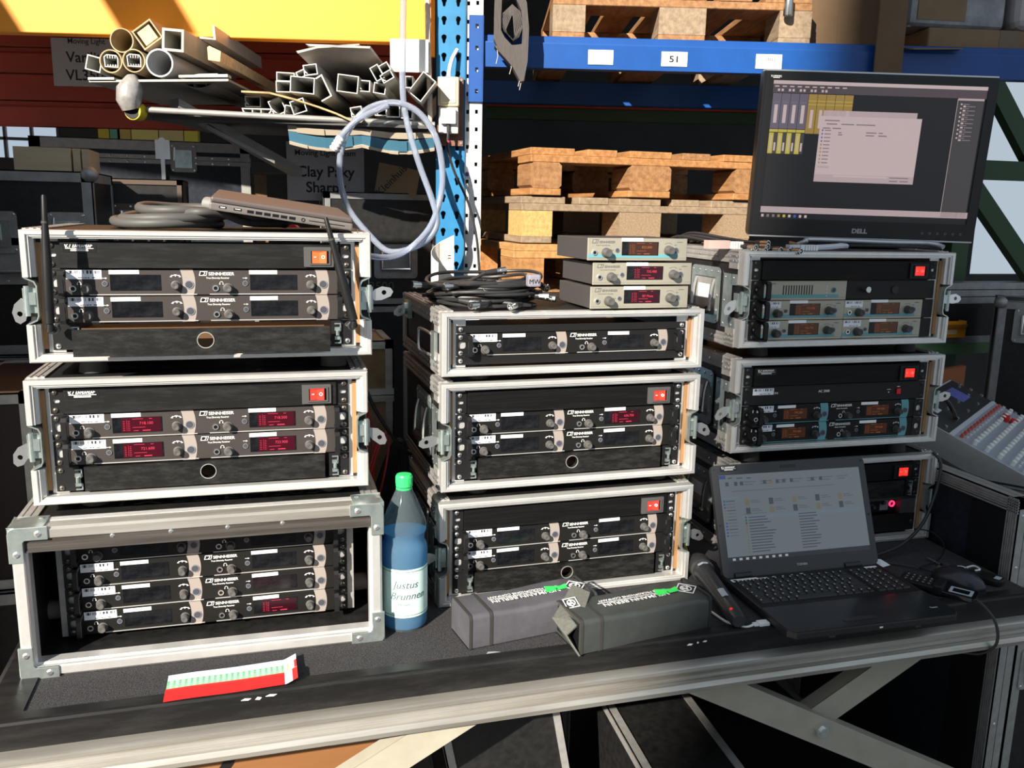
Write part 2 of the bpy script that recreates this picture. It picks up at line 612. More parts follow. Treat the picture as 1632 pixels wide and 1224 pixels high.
def screw_mesh():
    m = MB()
    m.lathe([(0, -3.4), (2.6, -3.2), (4.4, -1.8), (4.9, 0)], axis='y', n=14)
    m.cur = 1
    m.box(-2.6, -3.7, -.5, 2.6, -3.0, .5).box(-.5, -3.7, -2.6, .5, -3.0, 2.6)
    return m
def get_screw(bright):
    k = 'screw_b' if bright == 1 else ('screw_d' if bright == 0 else 'screw_k')
    mt = {1: STEEL, 0: mat('screw_bronze', (.20, .18, .15), .35, .8), 2: mat('screw_black', (.05, .05, .05), .4, .4)}[bright]
    return cached(k, lambda: screw_mesh().mesh('screw', [mt, BLACK], smooth=True))
def rivets(m, pts, ax, r=4.5):
    for p in pts:
        p = Vector(p)
        m.cyl(p, p+Vector(ax)*1.6, r, r*.55, n=10)
    return m
def latch_wing(m, out, zc, y, ang):
    """flat butterfly key standing out sideways"""
    c, s_ = math.cos(ang), math.sin(ang)
    poly = [(0, -6), (10, -14), (26, -20), (35, -17), (36, -9), (27, 3), (14, 8), (0, 6)]
    cx, cz = 22, -7
    rel = [(px-cx, pz-cz) for px, pz in poly]
    angs = sorted([2*PI*i/14 for i in range(14)]+[math.atan2(q[1], q[0]) % (2*PI) for q in rel])
    o, i_ = [], []
    for an in angs:
        ro = star_r(rel, an)
        for lst, rr in ((o, ro), (i_, 4.2)):
            px, pz = cx+rr*math.cos(an), cz+rr*math.sin(an)
            lst.append((out*(px*c-pz*s_), zc+(px*s_+pz*c)))
    m.hollow(o, i_, y, y+2.4)
    return m
def rack_case(label, x, y, z, yaw, H, D=400, W=W0, notch=True, foot=0, side=True, wing=(.5, .5), text_top=None, handle='dish', group=None):
    r = thing('rack_case', label, 'flight case', (x, y, z), math.radians(yaw), group)
    zc = H*.47
    n0, n1 = zc-38, zc+38
    frame_bar(MB(), 'top', W, H).build('edge_profile', ALU, r)
    frame_bar(MB(), 'bot', W, H).build('edge_profile', ALU, r)
    for k in ('left', 'right'):
        if notch:
            frame_bar(MB(), k, W, H, z1=n0).build('edge_profile', ALU, r)
            frame_bar(MB(), k, W, H, z0=n1).build('edge_profile', ALU, r)
        else:
            frame_bar(MB(), k, W, H).build('edge_profile', ALU, r)
    if notch:
        for sg, ox, wg in ((1, 0, wing[0]), (-1, W, wing[1])):
            pth = [(ox+sg*1, n1+4), (ox+sg*3, n1-1), (ox+sg*16, n1-7), (ox+sg*19, n1-14), (ox+sg*19, n0+14), (ox+sg*16, n0+7), (ox+sg*3, n0+1), (ox+sg*1, n0-4)]
            dsh = MB().strip(pth, 2.2, 2, 46).build('latch_dish', ZINC, r)
            l = MB().box(min(ox-sg*4, ox+sg*17), 12, zc-20, max(ox-sg*4, ox+sg*17), 30, zc+20)
            l.cyl((ox+sg*3, 8, zc-24), (ox+sg*3, 8, zc+24), 4, n=10)
            l.box(min(ox+sg*2, ox+sg*16), 6, zc-6, max(ox+sg*2, ox+sg*16), 14, zc+14)
            lo = l.build('latch', ZINC, r)
            mw = MB()
            mw.M = Matrix.Translation((ox-sg*3, 0, 0))
            latch_wing(mw, -sg, zc, 16, wg).build('latch_wing', STEEL, lo)
            # plate with rivets round the latch on the outer side
            pl = MB().box(ox-sg*1.2 if sg > 0 else ox, 46, n0-22, ox if sg > 0 else ox+1.2, 84, n1+22)
            pl.box(ox-sg*1.2 if sg > 0 else ox, 27, n1-2, ox if sg > 0 else ox+1.2, 50, n1+22)
            pl.box(ox-sg*1.2 if sg > 0 else ox, 27, n0-22, ox if sg > 0 else ox+1.2, 50, n0+2)
            po = pl.build('latch_plate', ZINC, r)
            xx = ox-sg*1.2
            rivets(MB(), [(xx, yy, zz) for yy in (40, 76) for zz in (n0-14, n1+14)]+[(xx, 76, zc)], (-sg, 0, 0), 3).build('rivet', STEEL, po)
    # plywood shell, open at the back
    MB().box(3, 22, 3, 12, D, H-3).build('side_panel', LAM, r)
    MB().box(W-12, 22, 3, W-3, D, H-3).build('side_panel', LAM, r)
    MB().box(12, 22, 3, W-12, D, 12).build('bottom_panel', LAM, r)
    tp = MB().box(12, 22, H-12, W-12, D, H-.5).build('top_panel', LAM, r)
    MB().box(19, 20, 20, 26, 23, H-20).build('plywood_edge', PLY, r)
    MB().box(W-26, 20, 20, W-19, 23, H-20).build('plywood_edge', PLY, r)
    for a in (26, W-51):
        MB().box(a, 24, 14, a+25, 27, H-14).build('rack_rail', ALU, r)
    MB().box(12, 24, 12, 26, D, H-12).build('lining', LAM, r)
    MB().box(W-26, 24, 12, W-12, D, H-12).build('lining', LAM, r)
    for px, pz, sx, sz in ((0, H, 1, -1), (W, H, -1, -1), (0, 0, 1, 1), (W, 0, -1, 1)):
        depth_profile(MB(), px, pz, D, sx, sz, y0=26).build('depth_profile', ALU2, r)
    rv = [(12, yy, H+1.5) for yy in (34, 120, 220, 330)]+[(W-12, yy, H+1.5) for yy in (34, 120, 220, 330)]+[(22, 34, H+1.5), (W-22, 34, H+1.5)]
    rivets(MB(), rv, (0, 0, 1), 4).build('rivet', STEEL, r)
    if side:
        rv = [(-2, yy, zz) for yy in (32, 60, 120, 200, 280, 360) for zz in (14, H-14)]
        rv += [(-2, yy, zz) for yy in (32, 46) for zz in (24, H-24)]
        rivets(MB(), rv, (-1, 0, 0), 4).build('rivet', STEEL, r)
        MB().box(-2.2, 26, H-40, 1, 62, H-2).build('corner_plate', ALU2, r)
        MB().box(-2.2, 26, 2, 1, 62, 40).build('corner_plate', ALU2, r)
        MB().box(-2, D-30, 10, 2, D, H-10).build('depth_profile', ALU2, r)
        if handle == 'dish':
            hz = H/2
            hd = MB()
            o_, i_ = rrect(100, hz-64, 235, hz+64, 12), rrect(116, hz-46, 222, hz+40, 6)
            hd.hollow(o_, i_, -2, 1, 'yz')
            ho = hd.build('handle_dish', ZINC, r)
            MB().box(1.2, 116, hz-46, 2.2, 222, hz+40).build('dish_back', ALU2, ho)
            g = MB().tube(spline([(-2, 126, hz+36), (-8, 126, hz+10), (-10, 126, hz-30), (-10, 132, hz-36), (-10, 206, hz-36), (-10, 212, hz-30), (-8, 212, hz+10), (-2, 212, hz+36)], 4), 4.5, n=8)
            g.build('handle_bail', STEEL, ho, smooth=True)
            MB().cyl((-10, 138, hz-36), (-10, 200, hz-36), 9, n=12).build('handle_grip', RUB, ho, smooth=True)
            rivets(MB(), [(-2, yy, zz) for yy in (108, 140, 168, 196, 228) for zz in (hz+54,)]+[(-2, yy, hz-56) for yy in (108, 168, 228)]+[(-2, 107, hz), (-2, 228, hz)], (-1, 0, 0), 3.6).build('rivet', STEEL, ho)
            MB().box(0.9, 150, hz-10, 1.2, 205, hz+22).build('barcode_label', BARC, ho)
        else:
            hz = H*.42
            g = MB().tube([(-2, 150, hz+24), (-16, 150, hz+24), (-16, 150, hz-22), (-2, 150, hz-22), (-2, 80, hz-22), (-16, 80, hz-22), (-16, 80, hz+24), (-2, 80, hz+24)], 3, n=8)
            g = MB().tube(spline([(-4, 74, hz-20), (-12, 140, hz-22), (-14, 152, hz-14), (-14, 152, hz+16), (-12, 142, hz+24), (-4, 74, hz+22)], 5), 3.4, n=8)
            g.build('wire_handle', STEEL, r, smooth=True)
            MB().box(-6, 44, hz-26, 1, 76, hz+28).build('hinge_plate', ZINC, r)
            lt = MB().box(-8, 300, H-46, 1, 338, H-8).cyl((-14, 318, H-26), (0, 318, H-26), 13, n=14)
            lo = lt.build('latch', ZINC, r)
            latch_wing(MB(), -1, H-26, 316, .1).build('latch_wing', STEEL, lo)
    if foot:
        fm = cached(('foot', foot), lambda: MB().lathe([(22, 0), (24, 2), (20, foot-1), (20, foot)], n=20).mesh('rubber_foot', RUB, smooth=True))
        for fx in (84, W-64):
            for fy in (60, D-60):
                inst(fm, 'rubber_foot', r, (fx, fy, -foot))
    if text_top:
        text(text_top, 40, r, (W/2+20, 95, H+.2), rot=(0, 0, 0), sx=1.6, mt=mat('stencil_grey', (.055, .055, .058), .6))
    CASES[(x, y, z)] = r
    return r

def screws(r, zs, bright, W=482.6):
    sm = get_screw(bright)
    for a in (8, W-8):
        for zz in zs:
            inst(sm, 'screw', r, (a, 0, zz))
def ear_holes(m, x, z):
    m.prism(rrect(x-6, z-3.2, x+6, z+3.2, 3, 3), -.6, .3, 'xz')
def in_case(case, W=W0):
    return case

def u_thing(name, label, cat, pos, yaw, lx, ly, lz, group=None):
    """place a rack unit by its local spot inside a case"""
    a = math.radians(yaw)
    return thing(name, label, cat, (pos[0]+lx*math.cos(a)-ly*math.sin(a), pos[1]+lx*math.sin(a)+ly*math.cos(a), pos[2]+lz), a, group)

# ---------------------------------------------------------------- rack units
def knob_mesh(r=7.5, l=13, mt=KNOB):
    m = MB()
    m.lathe([(r+1.8, 0), (r+1.6, -1.5), (r, -2), (r, -l+2), (r-1.2, -l), (r-3, -l), (0, -l+1)], axis='y', n=20)
    return m.mesh('knob', mt, smooth=True)
def jack_mesh(mt=STEEL):
    m = MB().ring((0, 0, 0), (0, -2.2, 0), 5.2, 3.2, n=16)
    m.cur = 1
    m.cyl((0, -.2, 0), (0, -.7, 0), 3.2, n=14)
    return m.mesh('jack', [mt, BLKG], smooth=True)
def button_mesh(r, ring, face):
    m = MB().ring((0, 0, 0), (0, -1.6, 0), r, r*.78, n=18)
    m.cur = 1
    m.cyl((0, 0, 0), (0, -2, 0), r*.76, r*.7, n=18)
    return m.mesh('button', [ring, face], smooth=True)
BTNF = mat('button_face', (.06, .062, .07), .4)
BTNR = mat('button_ring', (.22, .24, .30), .4, .3)
def crescent_mesh(mt):
    o, i = [], []
    for k in range(13):
        a = math.radians(-24+48*k/12)
        zz = 21.8*math.sin(a)/math.sin(math.radians(24))
        o.append((21+(math.cos(a)-1)*44, zz))
        i.append((1+(math.cos(a)-1)*44, zz))
    m = MB().prism(o+i[::-1], -.5, .2, 'xz')
    return m.mesh('crescent', mt)
def icon_mesh(mt=WHITE):
    m = MB()
    arc = [(math.cos(math.radians(a))*2.7, math.sin(math.radians(a))*3) for a in range(-20, 201, 20)]
    m.strip([(45.5+x, 20+z) for x, z in arc], .6, -.4, 0)                  # headphones
    m.box(42.2, -.4, 18, 43.6, 0, 20).box(47.4, -.4, 18, 48.8, 0, 20)
    m.box(80, -.4, 28.6, 85, 0, 29.2).prism([(85, 27.4), (88, 28.9), (85, 30.4)], -.4, 0)   # arrow
    arc = [(math.cos(math.radians(a))*9, math.sin(math.radians(a))*5) for a in range(35, 146, 10)]
    m.strip([(193+x, 29+z) for x, z in arc], .9, -.4, 0)
    m.prism([(184, 31), (187.5, 34.5), (187.5, 30.5)], -.4, 0).prism([(202, 31), (198.5, 34.5), (198.5, 30.5)], -.4, 0)
    m.prism([(191, 35), (193, 31), (195, 35)], -.4, 0)
    return m.mesh('symbols', mt)
def logo_mesh(mt=WHITE, bgm=BLACK):
    m = MB().prism([(0, 0), (12, 0), (14, 7.5), (2, 7.5)], -.4, 0)
    m.cur = 1
    m.prism([(1.6, 1), (6, 1), (9, 4.4), (9, 5.3), (5.6, 6.6), (3, 6.6)], -.6, -.1)
    m.prism([(7, 1), (11.2, 1), (12.4, 6.5), (10.3, 6.5), (10, 3.2)], -.6, -.1)
    return m.mesh('logo', [mt, bgm])

def display_part(parent, x, z, w_, h, state, freq=None, dark=True, big=None):
    """state: off / red / dim / orange"""
    if state == 'off':
        d = inst(cached(('dsp', w_, h), lambda: MB().box(0, -.7, 0, w_, 0, h).mesh('display', DISPO)), 'display', parent, (x, 0, z))
        return d
    mt, tx = {'red': (DRED, DREDT), 'dim': (DDRED, DREDT), 'orange': (DORG, DORGT), 'amber': (mat('display_amber', (.03, .012, .006), .2, emit=.4, ecol=(.06, .02, .012)), DORGT)}[state]
    def mk():
        m = MB().box(0, -.7, 0, w_, 0, h)
        m.cur = 1
        m.box(w_*.18, -.9, h*.03, w_*.97, -.6, h*.97)
        m.cur = 2
        for k in range(6):                                     # level ladder and lines
            zz = h*(.14+.12*k)
            m.box(w_*.21, -1.1, zz, w_*.25, -.8, zz+h*.025).box(w_*.31, -1.1, zz, w_*.35, -.8, zz+h*.025)
        m.box(w_*.285, -1.1, h*.12, w_*.29, -.8, h*.85).box(w_*.40, -1.1, h*.32, w_*.66, -.8, h*.345)
        m.box(w_*.40, -1.1, h*.88, w_*.62, -.8, h*.905).box(w_*.74, -1.1, h*.88, w_*.80, -.8, h*.91)
        m.box(w_*.60, -1.1, h*.09, w_*.76, -.8, h*.15).box(w_*.42, -1.1, h*.10, w_*.52, -.8, h*.13)
        return m.mesh('display', [DISPO, mt, tx])
    d = inst(cached(('dsp', w_, h, state), mk), 'display', parent, (x, 0, z))
    if freq:
        text(freq, h*.26, d, (w_*.68, -1.0, h*.52), name='readout', mt=tx)
    return d

def receiver(label, pos, yaw, lx, ly, lz, disp=('off', 'off'), freq=(None, None), sb=0, face=RECV, cres=CRES, group=None, knobs=KNOB, ears=True, handles=True, logo2=True, sub='True Diversity Receiver', name='rack_receiver', kshort=False, line=ALU, cat='receiver', antenna=False):
    r = u_thing(name, label, cat, pos, yaw, lx, ly, lz, group)
    fk = face.name
    inst(cached(('rface', fk), lambda: MB().box(24, 0, .6, 459, 4, 43.4).mesh('front_panel', face, bev=.8)), 'front_panel', r)
    inst(cached('rchas', lambda: MB().box(28, 4, 1, 455, 210, 43).mesh('chassis', DGREY)), 'chassis', r)
    def ear():
        m = MB()
        o_, i_ = rrect(0, .6, 24.5, 43.4, 1.5, 3), rrect(4, 15, 18, 29, 5, 3)
        m.hollow(o_, i_, -.8, 2.4, 'xz')
        return m.mesh('rack_ear', BLACK)
    em = cached('ear', ear)
    inst(em, 'rack_ear', r)
    inst(em, 'rack_ear', r, (482.6, 1.6, 0), (0, 0, PI))
    if handles:
        hm = cached('hnd', lambda: MB().prism([(0, 0), (-20, 0), (-24, 5), (-24, 34), (-20, 40), (0, 40), (0, 34), (-14, 34), (-18, 31), (-18, 8), (-14, 6), (0, 6)], -4, 4, 'yz').mesh('handle', BLACK))
        inst(hm, 'handle', r, (22, 0, 2))
        inst(hm, 'handle', r, (461, 0, 2))
    screws(r, (7, 37), sb)
    kk = 'k1'+knobs.name
    k1 = cached(kk, lambda: knob_mesh(6.8, 13, knobs))
    k2 = cached(kk+'2', lambda: knob_mesh(6.2, 15, knobs))
    jm = cached('jack', jack_mesh)
    b1 = cached('b1', lambda: button_mesh(4.4, BTNR, BTNF))
    b2 = cached('b2'+cres.name, lambda: button_mesh(7.2, BTNR, BTNF))
    cm = cached(('cres', cres.name), lambda: crescent_mesh(cres))
    im = cached('icons', icon_mesh)
    st = cached('strip', lambda: MB().box(0, -.5, 0, 46, 0, 6.6).mesh('label_strip', LABEL))
    for h in (0, 1):
        o = 220*h
        inst(cm, 'crescent', r, (203+o, 0, 22))
        display_part(r, 92+o, 8.5, 78, 26, disp[h], freq[h])
        inst(st, 'label_strip', r, (91+o, -.2, 35.4), (0, random.uniform(-.01, .01), 0))
        inst(k1, 'knob', r, (56+o, 0, 12))
        inst(k2, 'knob', r, (193+o, 0, 17))
        inst(jm, 'jack', r, (36+o, 0, 12))
        inst(b1, 'button', r, (84+o, 0, 20))
        inst(b2, 'button', r, (214+o, 0, 18))
        inst(im, 'symbols', r, (o, 0, 0))
    inst(cached(('ln', line.name), lambda: MB().box(60, -1.2, 1.2, 226, .2, 2.6).box(246, -1.2, 1.2, 420, .2, 2.6).mesh('trim_line', line)), 'trim_line', r)
    inst(cached('bc', lambda: MB().box(0, -.5, 0, 53, 0, 15).mesh('barcode_label', BARC)), 'barcode_label', r, (27, -.1, 27.5))
    inst(cached('logo', logo_mesh), 'logo', r, (230, 0, 33))
    text('SENNHEISER', 7.4, r, (266, -.1, 33.6), bold=.7, sx=1.0)
    text(sub, 4.0, r, (260, -.1, 27.8), bold=.6, sx=.95)
    return r

STK = mat('sticker_black', (.012, .012, .012), .3)
def sticker(parent, loc, sc_=1.0):
    """small black asset sticker with white lettering too blurred to read"""
    s_ = inst(cached(('stk', sc_), lambda: MB().prism(rrect(0, 0, 50*sc_, 14*sc_, 2*sc_, 3), -.4, 0).mesh('asset_sticker', STK)), 'asset_sticker', parent, loc)
    def mk():
        m = MB()
        m.strip([(4, 13), (5, 8)], 1.4, -.8, -.3).strip([(4.6, 10), (8, 13)], 1.1, -.8, -.3).strip([(5, 10.5), (8, 8)], 1.1, -.8, -.3)
        m.strip([(10, 8), (12, 13)], 1.2, -.8, -.3)
        for k in range(9):
            x = 16+k*3.2
            m.strip([(x-1, 8.4), (x+.8, 12.8)], 1.5, -.8, -.3)
            m.box(x, -.8, 8.4+(k % 3)*1.2, x+2.6, -.3, 9.6+(k % 3)*1.2)
        m.box(4, -.8, 6.2, 46, -.3, 7)
        for k in range(12):
            m.box(12+k*2.2, -.8, 2.4, 13.5+k*2.2, -.3, 5.2)
        o = m.mesh('sticker_print', WHITE)
        o.transform(Matrix.Diagonal((sc_, 1, sc_, 1)))
        return o
    inst(cached(('stkp', sc_), mk), 'sticker_print', s_)
    return s_

def power_panel(label, pos, yaw, lx, ly, lz, sb=0, stick=True, glow=0, group=None, grey=SWFR):
    pm = PANEL if sb == 0 else PANEL2
    r = u_thing('power_distributor', label, 'power strip', pos, yaw, lx, ly, lz, group)
    inst(cached('pp'+pm.name, lambda: MB().box(22, -6, .8, 461, 3, 43.4).mesh('front_panel', pm, bev=.8)), 'front_panel', r)
    inst(cached('pph', lambda: MB().box(26, 3, 2, 456, 70, 42).mesh('housing', DGREY)), 'housing', r)
    def ear():
        m = MB()
        m.hollow(rrect(0, .6, 21, 43.4, 1.5, 3), rrect(4, 19, 15, 25.5, 3, 3), -.4, 2.4, 'xz')
        return m.mesh('rack_ear', BLACK)
    em = cached('ear2', ear)
    inst(em, 'rack_ear', r)
    inst(em, 'rack_ear', r, (482.6, 2, 0), (0, 0, PI))
    screws(r, (7, 37), sb)
    sw = inst(cached('swf'+grey.name, lambda: MB().hollow(rrect(0, 0, 50, 34, 1, 2), rrect(11, 5.5, 43, 28, 1, 2), -4, 0).hollow(rrect(9, 3.5, 45, 30, 1, 2), rrect(12, 6, 42, 27.5, 1, 2), -6, -3).mesh('switch_housing', grey)), 'switch_housing', r, (402, -6, 4))
    def rock():
        m = MB()
        m.add([(14, -4, 6.5), (26, -1.5, 6.5), (38, -5.5, 6.5), (14, -4, 27), (26, -1.5, 27), (38, -5.5, 27), (14, 0, 6.5), (38, 0, 6.5), (14, 0, 27), (38, 0, 27)],
              [(0, 1, 4, 3), (1, 2, 5, 4), (6, 0, 3, 8), (2, 7, 9, 5), (3, 4, 5, 9, 8), (0, 6, 7, 2, 1)])
        return m.mesh('rocker', SWORG if glow else SWRED)
    k = inst(cached(('rock', glow), rock), 'rocker', sw)
    def marks():
        m = MB().box(17, -4.6, 16.4, 21, -2, 17.6)
        m.hollow(circ(32.5, 17, 3), circ(32.5, 17, 1.9), -5.6, -3)
        return m.mesh('rocker_marks', WHITE)
    inst(cached('rmk', marks), 'rocker_marks', sw)
    inst(cached('swb', lambda: MB().box(11, -.5, 5.5, 43, 0, 28).mesh('switch_well', BLKG)), 'switch_well', sw)
    if stick:
        sticker(r, (26, -6, 26))
    return r

LIN = mat('drawer_inside', (.10, .05, .02), .6)
def drawer(label, pos, yaw, lx, ly, lz, sb=0, group=None, out=0):
    r = part_root('drawer', pos, lx, ly, lz)
    r['label'] = label
    def front():
        m = MB()
        # panel with a round finger hole: ring of quads between the circle and the outline
        cell(m, 181, .8, 301, 42.5, circ(0, 0, 12.5, 28), 241, 24, -6, 6, n=24)
        m.box(44, -6, .8, 181, 6, 42.5).box(301, -6, .8, 439, 6, 42.5)
        return m.mesh('drawer_front', DRAW)
    fo = inst(cached('dfr', front), 'drawer_front', r, (0, -out, 0))
    inst(cached('dhr', lambda: MB().ring((241, -7.2, 24), (241, -5, 24), 13.4, 12.2, 28).mesh('hole_ring', ALU2, smooth=True)), 'hole_ring', r, (0, -out, 0))
    inst(cached('din', lambda: MB().box(50, 8, 3, 432, 12, 40).box(50, 12, 3, 432, 300, 6).mesh('drawer_box', LIN)), 'drawer_box', r, (0, 30-out, 0))
    def ear():
        m = MB().box(0, -.4, .8, 36, 2.4, 43.4)
        return m.mesh('rack_ear', BLACK)
    em = cached('ear3', ear)
    inst(em, 'rack_ear', r)
    inst(em, 'rack_ear', r, (446.6, 0, 0))
    screws(r, (7, 37), sb)
    def lat():
        m = MB().strip([(0, 4), (10, 4), (10, 13), (7, 15), (7, 24), (10, 26), (10, 38), (0, 38)], 2, -4, 0)
        m.box(0, -6, 10, 9, -1, 16).box(0, -6, 26, 9, -1, 32).cyl((4, -8, 18), (4, -8, 26), 2.6, n=10)
        return m.mesh('drawer_latch', ZINC)
    lm = cached('dlat', lat)
    inst(lm, 'drawer_latch', r, (30, -1, 0))
    inst(lm, 'drawer_latch', r, (452, -1, 0), (0, 0, 0))
    return r
# ---------------------------------------------------------------- the nine rack cases
L1 = ((-458, -92, 515), -.55)
L2 = ((-468, -103, 278), -.82)
L3 = ((-494, -156, 0), -.41)
M1 = ((226, -49, 461), 1.13)
M2 = ((226, -48, 233), 1.02)
M3 = ((219, -60, 0), 1.04)
R1 = ((905, 43, 485), -.26)
R2 = ((901, 39, 248), -.76)
R3 = ((919, 42, 0), -.46)
G9 = 'rack cases stacked on the table'
rack_case('rack case with two rod antennas, closed grey laptop lying on top', *L1[0], L1[1], 212, foot=27, wing=(-.9, .75), group=G9)
rack_case('rack case with lit red displays between the antenna case and the big cornered case', *L2[0], L2[1], 210, foot=19, wing=(-.6, -.3), text_top='EX SE-EM2050', group=G9)
rack_case('shallow rack case with one receiver under the black cable coil', *M1[0], M1[1], 121, notch=False, foot=15, handle='wire', group=G9)
rack_case('rack case with red switch directly under the shallow single-receiver case', *M2[0], M2[1], 213, foot=20, wing=(.25, -.1), group=G9)
rack_case('rack case on the carpet behind the two microphone pouches', *M3[0], M3[1], 213, wing=(.2, 0), group=G9)
rack_case('rack case with champagne half-width transmitters under the wide monitor', *R1[0], R1[1], 211, foot=26, wing=(-.3, .5), group=G9)
rack_case('rack case with teal-trimmed transmitters directly under the monitor case', *R2[0], R2[1], 211, foot=37, wing=(-.2, .7), group=G9)
rack_case('rack case on the carpet behind the open laptop', *R3[0], R3[1], 215, wing=(-.2, -.6), group=G9)

# big cornered case
r = thing('rack_case', 'big flight case with rounded metal corners and four deep-set receivers', 'flight case', L3[0], math.radians(L3[1]), G9)
WB, HB, DB = 590, 259, 470
def big_bar(m, kind):
    prof = [(0, 4), (4, 0), (17, 0), (19, 2), (19, 10), (22, 12), (22, 34), (0, 34)]
    n = len(prof)
    f = {'top': lambda t, s, y: (s if t == 0 else WB-s, y, HB-s), 'bot': lambda t, s, y: (s if t == 0 else WB-s, y, s),
         'left': lambda t, s, y: (s, y, s if t == 0 else HB-s), 'right': lambda t, s, y: (WB-s, y, s if t == 0 else HB-s)}[kind]
    m.add([f(0, *p) for p in prof]+[f(1, *p) for p in prof], [tuple(range(n)), tuple(range(2*n-1, n-1, -1))]+[(i, n+i, n+(i+1) % n, (i+1) % n) for i in range(n)])
    return m
for k in ('top', 'bot', 'left', 'right'):
    big_bar(MB(), k).build('edge_profile', ALUW if k == 'top' else ALU, r)
for cx, sx in ((0, 1), (WB, -1)):
    for cz, sz in ((0, 1), (HB, -1)):
        m = MB()
        def q(a, b):
            return (cx+sx*a, cz+sz*b)
        pts = [q(-3, 56), q(-3, 8), q(-1, 2), q(2, -1), q(8, -3), q(56, -3), q(56, 19), q(22, 19), q(19, 22), q(19, 56)]
        m.prism(pts, -3, 2, 'xz')
        m.box(min(cx-sx*3, cx+sx*50), 0, min(cz-sz*3, cz), max(cx-sx*3, cx+sx*50), 54, max(cz-sz*3, cz))
        m.box(min(cx-sx*3, cx), 0, min(cz-sz*3, cz+sz*50), max(cx-sx*3, cx), 54, max(cz-sz*3, cz+sz*50))
        c_ = m.build('corner_bracket', ZINC, r, bev=1.0, seg=2)
        rv = MB()
        rivets(rv, [(cx+sx*9, -3, cz+sz*42), (cx+sx*42, -3, cz+sz*9)], (0, -1, 0), 6)
        rivets(rv, [(cx+sx*40, 40, cz-sz*3)], (0, 0, -sz), 5)
        rv.build('rivet', STEEL, c_)
MB().box(4, 30, 4, 13, DB, HB-4).build('side_panel', LAM, r)
MB().box(WB-13, 30, 4, WB-4, DB, HB-4).build('side_panel', LAM, r)
MB().box(13, 30, 4, WB-13, DB, 13).build('bottom_panel', LAM, r)
MB().box(13, 30, HB-13, WB-13, DB, HB-1).build('top_panel', LAM, r)
MB().box(13, 440, 13, WB-13, 450, HB-13).build('back_panel', LAM, r)
for px, pz, sx, sz in ((0, HB, 1, -1), (WB, HB, -1, -1)):
    depth_profile(MB(), px, pz, DB, sx, sz, w_=30, y0=32).build('depth_profile', ALU2, r)
m = MB()
for k in range(3):
    m.box(34, 34+k*6, HB-1.5, WB-34, 38+k*6, HB+1.0)
m.box(30, 30, HB-4, WB-30, 54, HB-.5)
m.build('front_profile_ridges', ALU, r)
SEAL = mat('seal_strip', (.045, .040, .036), .8, var=.5, vs=40, stretch=(.1, 4, 4))
MB().box(20, 3, HB-41, WB-20, 9, HB-20).box(20, 1.5, HB-41, WB-20, 3.5, HB-38).build('sealing_strip', SEAL, r)
rivets(MB(), [(x, 3, HB-23) for x in (150, 240, 330, 420)], (0, -1, 0), 4).build('rivet', STEEL, r)
SHK = mat('shock_mount', (.16, .13, .12), .7)
for z in (52, 190):
    MB().cyl((532, 150, z), (577, 150, z), 17, n=20).build('shock_mount', SHK, r, smooth=True)
    MB().cyl((13, 150, z), (58, 150, z), 17, n=20).build('shock_mount', SHK, r, smooth=True)
for a in (42, 520):
    MB().box(a, 98, 22, a+28, 102, 218).build('rack_rail', ALU2, r)
text('TX SE-EM2050', 40, r, (330, 92, HB-.8), rot=(0, 0, 0), sx=1.6, mt=mat('stencil_grey2', (.10, .10, .105), .6))
ZB = 24
for k in range(4):
    receiver(['dark receiver with one red display, lowest of four in the big cornered case',
              'dark receiver, second from the bottom of four in the big cornered case',
              'dark receiver, third from the bottom of four in the big cornered case',
              'dark receiver half hidden by the seal strip, topmost in the big cornered case'][k],
             L3[0], L3[1], 53, 92, ZB+k*44.45, disp=('off', 'dim' if k == 0 else 'off'), sb=0, face=RECB, group='receivers in the big cornered case')

U = 44.45
B = 17
# antenna case
power_panel('scuffed black power distributor panel with orange-glowing switch above the unlit receivers of the antenna case', *L1, 32.7, 21, B+3*U, glow=1, group='power distributors')
GR = 'two-channel receivers in the rack cases'
receiver('brown-grey receiver with unlit displays, upper of two in the antenna case', *L1, 32.7, 21, B+2*U, group=GR)
receiver('brown-grey receiver with unlit displays, lower of two in the antenna case', *L1, 32.7, 21, B+U, group=GR)
drawer('black wooden drawer pulled out at the bottom of the antenna case', *L1, 32.7, 21, B, out=72, sb=1, group='rack drawers')
B = 16
power_panel('black power distributor panel with red switch above two receivers showing red displays', *L2, 32.7, 21, B+3*U, group='power distributors')
receiver('receiver with lit red displays right under the switch of its power strip, reading 718.100', *L2, 32.7, 21, B+2*U, disp=('red', 'red'), freq=('718.100', '718.500'), group=GR)
receiver('receiver with lit red displays right above the drawer, reading 723.900', *L2, 32.7, 21, B+U, disp=('red', 'red'), freq=('721.600', '723.900'), group=GR)
drawer('black wooden drawer under the receivers with red 700-range displays', *L2, 32.7, 21, B, group='rack drawers')
